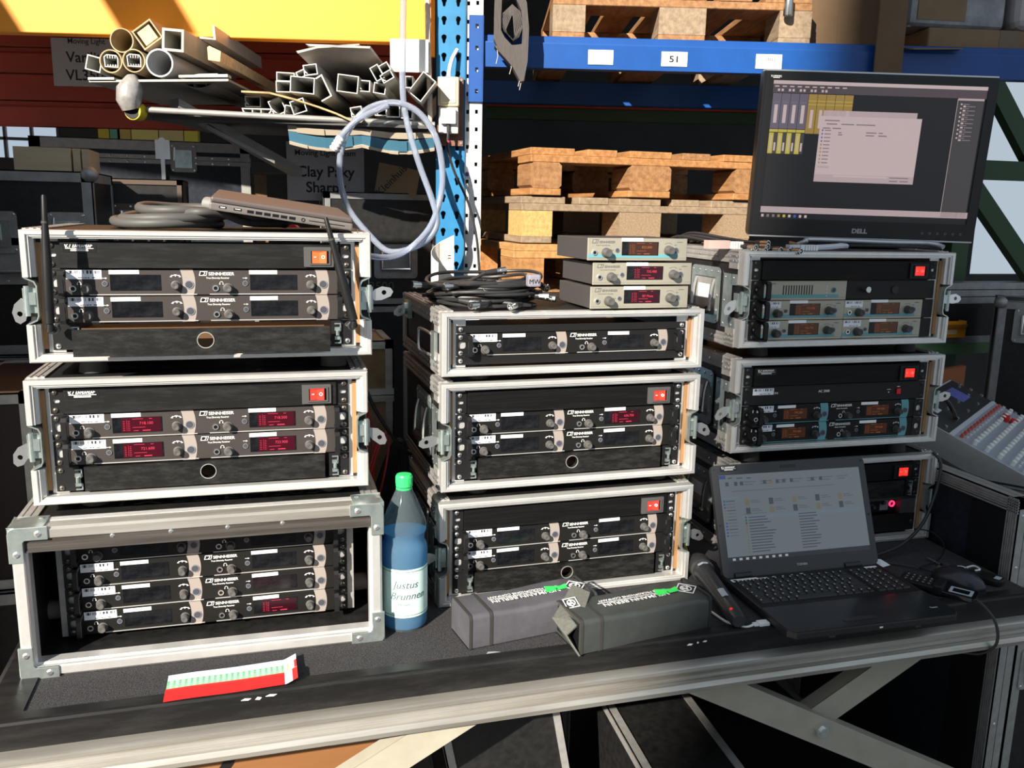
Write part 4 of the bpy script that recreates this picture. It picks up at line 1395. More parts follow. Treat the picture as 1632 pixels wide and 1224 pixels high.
uc = thing('usb_cable', 'white usb charging cable from the microphone to the laptop edge', 'cable', (735, -208, 4))
MB().tube(spline([(-6, 30, 0), (0, 0, 0), (8, -46, 0), (30, -74, 0), (50, -72, 1)], 6), 2.6, n=8).build('cord', mat('white_plastic', (.80, .80, .80), .4), uc, smooth=True)
MB().box(50, -78, -3, 60, -66, 4).box(60, -80, -4, 82, -64, 6).build('plug', mat('white_plastic', (.80, .80, .80), .4), uc, bev=1.5, seg=2)

# ---------------------------------------------------------------- open laptop
LB = mat('laptop_black', (.018, .018, .020), .38, var=.2, vs=300)
LBG = mat('laptop_gloss', (.014, .015, .019), .16)
la = thing('open_laptop', 'open black laptop showing a pale file window on the screen', 'laptop', (822, -98, 3), ry(-1.2))
Wl, Dl = 376, 258
MB().prism([(0, 0), (Wl, 0), (Wl, -Dl+14), (Wl-14, -Dl), (14, -Dl), (0, -Dl+14)], 4, 17, 'xy').build('base', LB, la, bev=2, seg=2)
MB().prism([(2, -150), (Wl-2, -150), (Wl-2, -Dl+15), (Wl-16, -Dl+2), (16, -Dl+2), (2, -Dl+15)], 17, 18.2, 'xy').build('palm_rest', LBG, la)
MB().box(6, -148, 16.5, Wl-6, -26, 17.6).build('keyboard_deck', BLACK, la)
KEYC = mat('key_black', (.022, .022, .024), .45)
KEYL = mat('key_legend', (.55, .55, .56), .6)
def key_m(w_):
    m = MB()
    m.prism([(0, 0), (w_, 0), (w_, 15.5), (0, 15.5)], 0, .1, 'xy')
    a = 1.3
    m.add([(0, 0, 0), (w_, 0, 0), (w_, 15.5, 0), (0, 15.5, 0), (a, a, 3), (w_-a, a, 3), (w_-a, 15.5-a, 3), (a, 15.5-a, 3)], [(0, 1, 5, 4), (1, 2, 6, 5), (2, 3, 7, 6), (3, 0, 4, 7), (4, 5, 6, 7)])
    m.cur = 1
    m.box(3, 8.6, 3, 5.6, 12.6, 3.15)
    return m.mesh('key', [KEYC, KEYL])
rnd = random.Random(3)
for row in range(6):
    x = 14 if row < 5 else 14
    yk = -44-row*17.6+(2 if row == 0 else 0)
    ws = {0: [15]*16, 1: [15]*13+[32], 2: [24]+[15.5]*12+[22], 3: [28]+[15.5]*11+[34], 4: [22]+[15.5]*11+[38], 5: [24, 15, 16, 16, 92, 16, 16, 16, 16, 15]}[row]
    for wk in ws:
        if x+wk > 272:
            wk = 272-x
        if wk < 8:
            break
        inst(cached(('key', wk), lambda: key_m(wk)), 'key', la, (x, yk, 17.6))
        x += wk+2.4
    x = 284
    for k in range(4):
        inst(cached(('key', 17), lambda: key_m(17)), 'key', la, (x+k*19.6, yk, 17.6))
MB().prism(rrect(128, -Dl+20, 200, -Dl+32, 4, 3), 18, 19, 'xy').build('touchpad_buttons', mat('pad_buttons', (.05, .06, .075), .25, .5), la)
MB().box(8, -28, 17.4, 70, -16, 17.9).box(70, -28, 17.4, 92, -20, 17.9).build('white_label', PAPER, la)
MB().box(12, -25, 17.8, 20, -19, 18.2).build('label_logo', BLACK, la)
MB().box(Wl-44, -24, 17.4, Wl-14, -16, 17.9).build('white_label', PAPER, la)
text('Tecra', 7, la, (Wl-36, -Dl+34, 18.3), rot=(0, 0, 0))
MB().box(104, -22, 17.4, 112, -19, 17.9).box(128, -22, 17.4, 132, -19, 17.9).box(150, -21, 17.4, 154, -18, 17.9).box(172, -20, 17.4, 180, -17, 17.9).build('touch_symbols', KEYL, la)
MB().box(190, -Dl-.3, 8, 197, -Dl+1, 11).build('front_mark', WHITE, la)
for x in (84, 272):
    MB().box(x, -Dl+2, -1, x+12, -Dl+14, 5).build('rubber_foot', RUB, la)
lid = bpy.data.objects.new('lid', None)
lid.empty_display_size = .02
col.objects.link(lid)
lid.parent = la
lid.location = (0, -6*S, 17*S)
lid.rotation_euler = (math.radians(-22), 0, 0)
Hl = 238
MB().prism(rrect(-2, 0, Wl+2, Hl, 12, 5), 0, 9, 'xz').build('lid_shell', mat('lid_grey', (.040, .041, .044), .45), lid)
for x in (24, 292):
    MB().cyl((x, 2, 3), (x+40, 2, 3), 7, n=14).build('hinge', LB, lid, smooth=True)
def emis(n, c, s_):
    return mat(n, (.01, .01, .01), .35, emit=s_, ecol=c)
UIB = emis('screen_pale', (.30, .36, .40), .34)
UIG = emis('screen_grey', (.17, .21, .24), .4)
UID = emis('screen_dark_text', (.09, .11, .13), .4)
UIL = emis('screen_line', (.20, .26, .32), .5)
UIBL = emis('screen_blue', (.04, .08, .30), .6)
UIY = emis('screen_folder', (.28, .25, .18), .4)
UITB = emis('screen_taskbar', (.03, .035, .045), .5)
UIW = emis('screen_white', (.55, .6, .65), .5)
m = MB()
X0, X1, Z0, Z1 = 14, Wl-14, 32, Hl-22
def sq(i, x0, z0, x1, z1, lift=.0):
    m.cur = i
    m.box(X0+(X1-X0)*x0, -.6-lift, Z0+(Z1-Z0)*z0, X0+(X1-X0)*x1, -.2, Z0+(Z1-Z0)*z1)
sq(0, 0, 0, 1, 1)
sq(6, 0, 0, 1, .055, .1)
sq(4, 0, .955, .045, .995, .2)
for k in range(9):
    sq(7, .03+.045*k, .015, .05+.045*k, .04, .2)
for x, z, w_ in ((.14, .955, .03), (.20, .95, .04), (.27, .945, .03)):
    sq(2, x-.08, z-.0, x-.08+w_, z+.012, .2)
for k, x in enumerate((.04, .10, .14, .30, .345, .39, .435, .49, .64, .70)):
    sq(2 if k != 4 else 5, x, .87, x+.022, .915, .2)
for k in range(7):
    sq(1, .17+.11*k, .90, .25+.11*k, .912, .2)
    sq(1, .17+.11*k, .87, .23+.11*k, .882, .2)
sq(1, .08, .80, .8, .81, .2)
sq(3, .0, .715, .12, .74, .2)
for k in range(12):
    sq(1 if k % 3 else 2, .03, .69-.036*k, .09, .70-.036*k, .2)
    sq(5 if k in (3, 4, 5, 6) else 4, .012, .685-.036*k, .024, .705-.036*k, .2)
for j in range(2):
    for k in range(5):
        x, z = .16+.165*k, .66-.10*j
        sq(5 if (j+k) % 2 == 0 else 2, x, z-.03, x+.03, z+.045, .2)
        sq(1, x+.04, z+.02, x+.09, z+.032, .2)
        sq(1, x+.04, z-.0, x+.11, z+.01, .2)
sq(3, .13, .475, .97, .515, .1)
for k in range(13):
    z = .488-.033*k
    sq(2, .17, z, .27+.08*rnd.random(), z+.011, .2)
    sq(2, .52, z, .62+.05*rnd.random(), z+.011, .2)
    sq(5 if k > 2 else 2, .147, z-.004, .157, z+.018, .2)
sq(1, .14, .53, .30, .54, .2)
m.build('screen', [UIB, UIG, UID, UIL, UIBL, UIY, UITB, UIW], lid)
text('TOSHIBA', 6.5, lid, (Wl*.5, -.3, 13), mt=mat('silver_print', (.42, .42, .42), .4), bold=1.2)
MB().box(Wl*.44, -.6, Hl-13, Wl*.54, 0, Hl-7).build('webcam', BLKG, lid)
sticker(lid, (20, -.2, Hl-14), .8)
for x, z in ((5, Hl-8), (Wl-5, Hl-8), (5, 110), (Wl-5, 110)):
    MB().cyl((x, -1.4, z), (x, 0, z), 2.2, n=10).build('bumper', RUB, lid)

# mouse, phone, key, scrap, cables on the right
ms = thing('computer_mouse', 'black computer mouse between the phone and the car key', 'mouse', (1330, -205, 1), ry(28))
m = MB()
vs_, fs = [], []
nu, nv = 14, 16
for i in range(nu+1):
    u = i/nu
    x = -56+112*u
    wd = 31*math.sqrt(max(0, 1-abs(2*u-1)**2.6))+.5
    h = 36*math.sin(PI*min(1, max(0, (u*.92+.04))))**.6
    for k in range(nv+1):
        a = PI*k/nv
        vs_.append((wd*math.cos(a), x, h*math.sin(a)**.8))
for i in range(nu):
    for k in range(nv):
        a = i*(nv+1)+k
        fs.append((a, a+1, a+nv+2, a+nv+1))
m.add(vs_, fs)
m.build('shell', mat('mouse_shell', (.020, .021, .030), .28), ms, smooth=True)
MB().cyl((-3, 28, 29), (3, 28, 29), 7, n=16).build('wheel', RUB, ms)
MB().box(-.4, 10, 28, .4, 40, 33.5).build('button_gap', BLKG, ms)
MB().tube(spline([(0, 54, 8), (10, 90, 4), (-20, 160, 3), (-50, 170, 3)], 6), 1.8, n=6).build('cord', CABLE, ms, smooth=True)
ph = thing('flip_phone', 'black phone with silver-framed little screen lying beside the open laptop', 'phone', (1210, -172, 1), ry(-53))
MB().prism(rrect(0, -26, 78, 26, 10, 4), 6, 18, 'xy').build('keypad_half', BLACK, ph, bev=3, seg=2)
MB().prism(rrect(70, -24, 150, 24, 8, 4), 3, 13, 'xy').build('screen_half', BLKG, ph, bev=2, seg=2)
MB().box(68, -27, 2, 86, 27, 24).build('hinge_block', BLACK, ph, bev=4, seg=2)
MB().hollow(rrect(96, -16, 140, 16, 2, 2), rrect(102, -11, 134, 11, 2, 2), 12.8, 13.8, 'xy').build('screen_frame', mat('phone_silver', (.42, .47, .50), .4), ph)
MB().box(102, -11, 12.6, 134, 11, 13.4).build('screen', BLKG, ph)
for i in range(5):
    for j in range(3):
        inst(cached('pkey', lambda: MB().box(0, 0, 0, 8, 11, 1.6).mesh('phone_key', [KEYC], bev=.5)), 'phone_key', ph, (8+i*11.5, -20+j*14, 18))
        inst(cached('pleg', lambda: MB().box(3, 4, 1.6, 5, 7, 1.8).mesh('key_legend', KEYL)), 'key_legend', ph, (8+i*11.5, -20+j*14, 18))
ck = thing('car_key', 'black car key fob with metal key ring and keys', 'key', (1398, -205, 1), ry(-62))
MB().prism(rrect(-34, -20, 40, 20, 14, 4), 0, 14, 'xy').build('fob', BLACK, ck, bev=3, seg=2)
MB().box(22, -9, 13.5, 34, 9, 14.6).build('fob_mark', mat('phone_silver', (.42, .47, .50), .4), ck)
MB().tube([(-48+15*math.cos(t), 15*math.sin(t), 8+4*math.sin(t)) for t in [2*PI*i/20 for i in range(20)]], 1.2, n=6, closed=True).build('key_ring', STEEL, ck, smooth=True)
MB().prism([(-60, 8), (-74, 14), (-80, 8), (-128, 30), (-131, 26), (-78, -2), (-66, -2)], 3, 5, 'xy').build('key_blade', STEEL, ck)
MB().prism([(-56, -4), (-70, -2), (-92, -14), (-90, -20), (-64, -14)], 6, 9, 'xy').build('key_blade', mat('brass', (.5, .42, .25), .35, .8), ck)
MB().tube(spline([(-44, 12, 10), (-30, 26, 16), (-14, 16, 16), (-20, 4, 14)], 5), 2.2, n=6).build('key_strap', mat('white_plastic', (.80, .80, .80), .4), ck)
m = MB()
m.add([(0, 0, 2), (12, -18, 1), (46, -10, 2), (30, 4, 12), (8, 6, 14)], [(0, 1, 3, 4), (1, 2, 3)])
tag(m.build('paper_scrap', PAPER, loc=(1206, -78, 0)), 'white folded paper scrap behind the laptop corner', 'paper')
pc = thing('power_cable', 'thick black cable curving from the laptop corner up to the rack case', 'cable', (1229, -60, 14))
MB().tube(spline([(-30, -20, 0), (0, 0, 0), (90, 20, 12), (160, 40, 50), (205, 60, 110), (226, 74, 165), (228, 82, 190), (222, 100, 205)], 7), 4, n=10).build('cord', CABLE, pc, smooth=True)
wc = thing('thin_wire', 'thin black wire looping on the carpet from rack case to phone', 'wire', (1448, -24, 4))
MB().tube(spline([(-20, 52, 26), (10, 40, 18), (14, 6, 0), (-60, -60, -2), (-150, -105, 6), (-205, -130, 12)], 8), 1.7, n=6).build('cord', CABLE, wc, smooth=True)
hc = thing('charger_cable', 'black charger cable from the phone hanging over the rail', 'cable', (1262, -270, 4))
MB().tube(spline([(-30, 34, 8), (10, -8, 2), (30, -30, 3), (52, -58, -32), (56, -64, -78), (44, -40, -110), (20, -6, -120)], 7), 3, n=8).build('cord', CABLE, hc, smooth=True)

# ---------------------------------------------------------------- monitor
MONB = mat('monitor_black', (.012, .012, .013), .35)
mo = thing('computer_monitor', 'wide black monitor with silver edge standing on the rack case', 'monitor', (1362, 304, 698), ry(-16.4))
Wm, Hm, tz = 560, 392, 24
hd_ = bpy.data.objects.new('head', None)
hd_.empty_display_size = .02
col.objects.link(hd_)
hd_.parent = mo
hd_.location = (0*S, -60*S, 20*S)
hd_.rotation_euler = (math.radians(4), math.radians(.7), 0)
MB().box(-Wm/2+3, 4, 3, Wm/2-3, 48, Hm-3).build('housing', MONB, hd_, bev=8, seg=3)
MB().hollow(rrect(-Wm/2, 2, Wm/2, Hm-2, 6, 3), rrect(-Wm/2+5, 5, Wm/2-5, Hm-5, 5, 3), -1, 26).build('outer_frame', MONB, hd_)
for z_ in (-.5, Hm-3):
    MB().box(-Wm/2+3, -1.5, z_, Wm/2-3, 25, z_+3.5).build('silver_edge', mat('monitor_silver', (.55, .57, .60), .3, .6), hd_)
sx0, sx1, sz0, sz1 = -Wm/2+24, Wm/2-24, 44, Hm-24
MB().hollow(rrect(-Wm/2+5, 5, Wm/2-5, Hm-4, 5, 3), rrect(sx0, sz0, sx1, sz1, .5, 3), -3, 6).build('bezel', MONB, hd_)
MPK = emis('mon_pink', (.54, .42, .42), .9)
MPK2 = emis('mon_pink_shade', (.45, .35, .36), .9)
MDK = emis('mon_dark', (.012, .012, .015), .8)
MGY = emis('mon_grey', (.055, .050, .052), .9)
MLI = emis('mon_lilac', (.13, .11, .15), .9)
MOC = emis('mon_ochre', (.33, .21, .05), .9)
MYE = emis('mon_yellow', (.50, .42, .06), .9)
MTX = emis('mon_text', (.20, .16, .18), .9)
MBA = emis('mon_bar', (.08, .06, .07), .9)
MBL = emis('mon_blue', (.05, .10, .35), .9)
m = MB()
def sq2(i, x0, z0, x1, z1, lift=0):
    m.cur = i
    m.box(sx0+(sx1-sx0)*x0, 1-.3-lift, sz0+(sz1-sz0)*z0, sx0+(sx1-sx0)*x1, 1.4, sz0+(sz1-sz0)*z1)
sq2(2, 0, 0, 1, 1)
sq2(0, 0, .975, 1, 1, .1)
sq2(8, 0, .915, 1, .973, .1)
for k in range(10):
    sq2(0, .01+.035*k, .955, .03+.035*k, .963, .2)
for k in range(15):
    sq2(0 if k % 3 else 3, .008+.017*k, .925, .018+.017*k, .942, .2)
for k in range(4):
    x = .005+.042*k
    sq2(4, x, .66, x+.04, .91, .1)
    sq2(0, x+.012, .70, x+.028, .83, .2)
    sq2(7, x+.006, .845, x+.034, .85, .2)
    sq2(6, x, .635, x+.04, .655, .1)
    sq2(6, x, .48, x+.022, .63, .1)
    sq2(3, x+.022, .48, x+.04, .63, .1)
    sq2(0, x+.008, .50, x+.014, .61, .2)
    sq2(0, x+.026, .50, x+.035, .56, .2)
for k in range(5):
    x = .173+.042*k
    sq2(5, x, .63, x+.04, .91, .1)
    sq2(0, x+.014, .67, x+.028, .80, .2)
    sq2(6, x, .86, x+.04, .864, .2)
    sq2(6, x, .835, x+.04, .839, .2)
sq2(1, .25, .755, .69, .80, .2)
sq2(0, .240, .285, .715, .76, .3)
for k in range(10):
    sq2(7, .265, .655-.026*k, .295, .662-.026*k, .4)
    sq2(9 if k < 4 else 5, .252, .652-.026*k, .258, .665-.026*k, .4)
sq2(1, .25, .385, .305, .402, .35)
for x0, z0, x1 in ((.27, .70, .32), (.34, .70, .40), (.41, .70, .50), (.255, .67, .29), (.30, .67, .34), (.33, .64, .345), (.46, .645, .51), (.52, .645, .54), (.46, .625, .50), (.52, .625, .56), (.33, .625, .35), (.26, .725, .33)):
    sq2(7, x0, z0, x1, z0+.008, .4)
sq2(1, .240, .285, .715, .34, .35)
sq2(0, .33, .323, .59, .336, .4)
sq2(7, .60, .325, .69, .332, .4)
sq2(7, .60, .300, .64, .308, .4)
sq2(7, .65, .300, .69, .308, .4)
sq2(0, .868, .05, .87, .91, .1)
sq2(3, .87, .05, .992, .90, .1)
sq2(1, .87, .90, .992, .915, .1)
for k in range(9):
    sq2(0, .885, .868-.03*k, .892, .88-.03*k, .2)
    sq2(7, .895, .87-.03*k, .925, .877-.03*k, .2)
    sq2(0, .898, .853-.03*k, .91, .865-.03*k, .2)
    sq2(7, .915, .855-.03*k, .955, .862-.03*k, .2)
sq2(1, 0, .045, 1, .09, .1)
for k in range(9):
    sq2([0, 7, 7, 5, 6, 0, 9, 0, 0][k], .008+.026*k, .012, .02+.026*k, .032, .2)
m.build('screen', [MPK, MPK2, MDK, MGY, MLI, MOC, MYE, MTX, MBA, MBL], hd_)
text('DELL', 15, hd_, (-6, -3.2, 15), mt=mat('silver_print', (.42, .42, .42), .4), bold=2.2, sx=1.15)
sticker(hd_, (-Wm/2+14, -3.1, Hm-21), .62)
for k in range(6):
    inst(cached('mbt', lambda: MB().hollow(circ(0, 0, 3, 10), circ(0, 0, 2, 10), -3.4, -2.8).mesh('touch_button', mat('button_print', (.2, .2, .2), .5))), 'touch_button', hd_, (150+k*19, 0, 20))
for z in (60, 84, 150):
    MB().box(-Wm/2+1.5, 14, z, -Wm/2+3.5, 30, z+12 if z < 150 else z+60).build('side_port', BLKG, hd_)
MB().box(-50, 44, 60, 50, 74, 300).build('neck_mount', MONB, mo, bev=6)
MB().box(-42, 0, 4, 42, 26, 120).build('stand_post', mat('monitor_silver', (.55, .57, .60), .3, .6), mo, bev=4)
MB().tube(spline([(-165, -100, 6), (-150, -112, 14), (-130, -100, 18), (60, -70, 14), (150, -70, 14), (178, -84, 12), (190, -100, 6)], 5), 6, n=10).build('stand_foot', mat('monitor_silver', (.55, .57, .60), .3, .6), mo, smooth=True)
MB().prism([(-160, -90), (170, -80), (130, 90), (-130, 90)], 0, 9, 'xy').build('stand_base', MONB, mo, bev=3, seg=2)
# ---------------------------------------------------------------- pallet rack behind the table
RO = Vector((528, 1080, 0))
RA = math.radians(-14.5)
def rw(u, v, z):
    return (RO.x+u*math.cos(RA)-v*math.sin(RA), RO.y+u*math.sin(RA)+v*math.cos(RA), z)
def rthing(name, label, cat, u, v, z, group=None, da=0):
    return thing(name, label, cat, rw(u, v, z), RA+da, group)
KEYH = [(8*math.cos(math.radians(a)), 5+8*math.sin(math.radians(a))) for a in range(-50, 231, 28)]+[(-4.5, -6), (-3.6, -11), (0, -13), (3.6, -11), (4.5, -6)]
BLUE = mat('blue_post', (.012, .16, .34), .45, var=.12, vs=20)
BLUEB = mat('blue_beam', (.006, .065, .27), .4, var=.08, vs=12)
WHT = mat('white_galvanised', (.70, .71, .70), .45, .3, var=.08, vs=30)
ORG = mat('orange_paint', (.88, .32, .018), .5, var=.06, vs=6)
RED = mat('red_oxide_paint', (.42, .055, .025), .55, var=.12, vs=6)
up1 = rthing('rack_upright', 'blue steel rack upright with keyhole slots', 'upright', -46, 0, -760)
m = MB()
for c in (-42, 0):
    for k in range(19):
        z = 1330+k*52
        cell(m, c, z, c+42, z+52, KEYH, c+21, z+26, 0, 3)
m.box(-42, 0, 0, 42, 3, 1330).box(-44, 0, 0, -41, 62, 2320).box(41, 0, 0, 44, 62, 2320)
m.build('perforated_post', BLUE, up1)
MB().box(-42, 58, 0, 42, 60, 2320).build('post_back', mat('post_inside', (.10, .11, .12), .6), up1)
MB().box(-60, -10, 0, 42, 70, 8).build('base_plate', BLUE, up1)
up2 = rthing('rack_upright', 'white galvanised rack upright with square slots', 'upright', 28, 0, -760)
SQ = [(-4.5, -6), (4.5, -6), (4.5, 6), (-4.5, 6)]
m = MB()
for k in range(19):
    z = 1330+k*52
    cell(m, -14, z, 21, z+52, SQ, 5, z+26, 0, 3, n=8)
    cell(m, -30, z, -14, z+52, SQ, -22, z+26, 10, 13, n=8)
m.box(-14, 0, 0, 21, 3, 1330).box(-30, 10, 0, -14, 13, 1330).box(-16, 0, 0, -13, 13, 2320).box(19, 0, 0, 22, 60, 2320)
m.build('perforated_post', WHT, up2)
MB().box(-30, 56, 0, 20, 60, 2320).build('post_back', mat('post_inside', (.10, .11, .12), .6), up2)
MB().box(-28, 8.8, 1660, -15, 10, 1690).build('notice_sticker', PAPER, up2)
MB().prism(circ(-22, 1638, 6.5, 18), 8.8, 10, 'xz').build('purple_sticker', mat('purple_print', (.12, .04, .25), .5), up2)
MB().box(-30, -10, 0, 40, 70, 8).build('base_plate', WHT, up2)

def beam(label, u0, u1, v, z0, z1, mt, name='rack_beam', lip=True, conn=None, depth=45):
    r = rthing(name, label, 'beam', u0, v, z0)
    h = z1-z0
    L_ = u1-u0
    pr_ = [(0, 0), (2, -2), (0, h*.74), (1, h*.78), (12, h*.80), (12, h-2), (14, h), (depth, h), (depth, 0)] if lip else [(0, 2), (2, 0), (depth, 0), (depth, h), (2, h), (0, h-2)]
    MB().prism([(a, max(0, b)) for a, b in pr_], 0, L_, 'yz').build('box_section', mt, r)
    return r
bb = beam('long blue steel beam with white location stickers carrying a pallet', 50, 1950, 0, 1196, 1290, BLUEB)
m = MB()
for k in range(4):
    z = -104+k*62
    cell(m, -40, z, 0, z+62, SQ, -18, z+31, -10, -6, n=8)
m.box(-1, -10, -104, 2, 30, 144).box(-42, -10, -104, -39, 8, 144)
m.build('end_connector', BLUEB, bb)
GREYP = mat('grey_print2', (.15, .15, .16), .6)
for u, w_, kind in ((319, 76, 'bar'), (542, 79, '51'), (831, 80, 'pl')):
    s_ = MB().box(u, -1.2, 14, u+w_, -.2, 56).build('location_sticker', PAPER, bb)
    if kind == '51':
        text('51', 26, s_, (u+w_/2, -1.4, 26), mt=BLACK, bold=1.2, sx=1.3)
    else:
        m = MB()
        for k in range(16):
            x = u+(34 if kind == 'bar' else 30)+k*2.1
            m.box(x, -1.6, 36, x+(.8 if k % 3 else 1.4), -1.1, 46)
        m.build('barcode', BLACK if kind == 'pl' else GREYP, s_)
        if kind == 'pl':
            text('PL3013/1011', 7, s_, (u+48, -1.4, 26), mt=GREYP)
            MB().strip([(u+12, 46), (u+12, 26), (u+8, 30)], 1.2, -1.6, -1.1).strip([(u+7, 20), (u+12, 16), (u+17, 20)], 1.2, -1.6, -1.1).build('arrow', GREYP, s_)
beam('dark blue rear beam under the upper pallet', 50, 1950, 900, 1194, 1282, BLUEB, lip=False)
gb = beam('dark green painted beam behind the rear blue beam', 60, 1950, 990, 1142, 1190, mat('dark_green_paint', (.03, .075, .03), .6), lip=False)
beam('thin rust-red rail on the dark green beam', 60, 1950, 988, 1190.5, 1203, RED, lip=False, name='thin_rail', depth=30)
ob = beam('wide sun-striped orange front beam over the profile pile', -2300, -96, 0, 1259, 2050, ORG, lip=False, depth=50)  # raised and lengthened beyond view to shade the red beams behind
MB().box(2170, -6, -40, 2206, 10, 201).build('end_connector', ORG, ob)
for k in range(5):
    MB().cyl((2192, -9, -20+k*42), (2192, -6, -20+k*42), 5, n=12).build('rivet', ORG, ob)
for k, (z0, z1) in enumerate(((1038, 1128), (1131, 1221), (1224, 1314), (1317, 1420))):
    beam(['lowest dark red beam behind the profile pile', 'dark red beam with the taped paper sign', 'third dark red beam behind the cardboard tubes', 'topmost dark red beam half hidden by the orange beam'][k], -1960, -140, 600+(k % 2)*4, z0, z1, RED, lip=(k % 2 == 0))
sg = rthing('paper_sign', 'paper sign lettered Varilite taped on the dark red beam', 'sign', -1511, 594, 1181)
MB().box(0, -1, 0, 246, 0, 166).build('sheet', mat('sign_paper', (.55, .53, .55), .7), sg)
SGT = mat('sign_ink', (.03, .03, .035), .6)
text('Moving Light', 26, sg, (126, -1.3, 148), mt=SGT, bold=.4)
text('Varilite', 52, sg, (126, -1.3, 84), mt=SGT, bold=.6)
text('VL3500', 52, sg, (126, -1.3, 22), mt=SGT, bold=.6)
sg = rthing('paper_sign', 'white paper sign lettered Clay Paky Sharpy hanging below the shelf', 'sign', -614, 300, 790)
MB().box(0, -1, 0, 262, 0, 194).build('sheet', mat('sign_paper', (.55, .53, .55), .7), sg)
text('Moving Light Beam', 27, sg, (131, -1.3, 150), mt=SGT, bold=.5)
text('Clay Paky', 50, sg, (131, -1.3, 80), mt=SGT, bold=1.0)
text('Sharpy', 50, sg, (131, -1.3, 28), mt=SGT, bold=1.0)
wb = MB().box(0, 0, 0, 112, 6, 92).build('white_board', mat('white_sheet', (.80, .79, .74), .6), loc=rw(-222, -60, 1166), rot=(0, 0, RA))
tag(wb, 'small white board behind the hanging hose', 'board')
pb = MB().tube(spline([(0, 0, 0), (2, -4, 120), (-3, 0, 260), (-7, 4, 470)], 6), 8, n=8).build('pale_rope', mat('pale_rope', (.62, .52, .42), .8, var=.2, vs=60), loc=rw(-108, -40, 950), rot=(0, 0, RA), smooth=True)
tag(pb, 'pale cord running down beside the blue upright', 'cord')

# socket box on the upright
WD = mat('brown_board', (.16, .07, .045), .6, var=.2, vs=30)
sk = rthing('wall_socket', 'yellowed switch and white socket on a brown board screwed to the blue upright', 'socket', -85, -22, 960)
MB().box(0, 0, 0, 78, 16, 200).build('back_board', WD, sk)
CRM = mat('cream_plastic', (.62, .50, .33), .5)
MB().box(3, -38, 112, 66, 0, 196).build('switch_box', CRM, sk, bev=5, seg=3)
MB().box(9, -41, 120, 58, -37, 188).build('switch_cover', mat('cream_plastic2', (.70, .58, .40), .5), sk, bev=2)
MB().box(6, -34, 34, 64, 0, 110).build('socket_box', mat('socket_white', (.72, .70, .66), .5), sk, bev=4, seg=2)
MB().box(12, -50, 60, 58, -30, 104).build('plug', mat('socket_white', (.72, .70, .66), .5), sk, bev=4, seg=2)
for x, z in ((72, 192), (6, 8), (72, 8)):
    MB().cyl((x, -2, z), (x, 0, z), 4, n=10).build('screw', STEEL, sk)
MB().tube(spline([(34, -14, 190), (36, -18, 216), (44, -10, 250), (58, 10, 280)], 5), 6, n=8).build('inlet_cable', mat('white_plastic', (.80, .80, .80), .4), sk, smooth=True)
cb = rthing('mains_cable', 'thin black mains cable hanging from the white socket', 'cable', -52, -50, 600)
MB().tube(spline([(2, -4, 430), (2, -16, 395), (2, -14, 345), (22, -4, 280), (64, 0, 190), (90, -6, 90), (99, -10, 0), (101, -40, -20)], 7), 4, n=8).build('cord', CABLE, cb, smooth=True)
MB().cyl((2, -6, 424), (2, -16, 396), 6.5, 5, n=10).build('strain_relief', RUB, cb)
MB().cyl((2, -16, 372), (2, -16, 366), 5, n=10).build('red_ring', mat('red_ring', (.5, .03, .08), .5), cb)

# ---------------------------------------------------------------- transparent hose
HOSE = mat('clear_hose', (.58, .64, .78), .15, trans=.7, ior=1.25)
ho_ = rthing('clear_hose', 'transparent plastic hose hanging in a loop with white end fitting', 'hose', 0, 0, 0)
pts = [(-172, -150, 1420), (-174, -150, 1344), (-177, -152, 1210), (-176, -156, 1091), (-162, -162, 1005), (-130, -166, 900), (-92, -172, 800), (-76, -178, 735), (-95, -186, 690), (-144, -180, 658), (-218, -178, 646), (-281, -178, 700), (-335, -178, 771), (-357, -176, 859), (-345, -174, 955), (-290, -170, 1036), (-215, -165, 1066), (-143, -162, 1050), (-88, -160, 988), (-64, -160, 901), (-66, -164, 812), (-100, -190, 712), (-180, -230, 640), (-260, -330, 640), (-320, -560, 690), (-345, -840, 718)]
MB().tube(spline(pts, 7), 9, n=12).build('hose', HOSE, ho_, smooth=True)
MB().tube(spline([(-215, -178, 1058), (-295, -182, 1020), (-340, -184, 980), (-352, -184, 962)], 6), 9, n=12).build('hose', HOSE, ho_, smooth=True)
m = MB().cyl((-350, -184, 966), (-374, -184, 930), 12, 11, n=16)
for k in range(4):
    t = k/4
    m.cyl((-352-22*t, -184, 962-33*t), (-354-22*t, -184, 958-33*t), 14, n=16)
m.build('end_fitting', mat('white_plastic', (.80, .80, .80), .4), ho_, smooth=True)
MB().cyl((-345, -842, 720), (-348, -862, 722), 11, n=14).build('red_clip', mat('red_clip', (.6, .03, .03), .4), ho_)

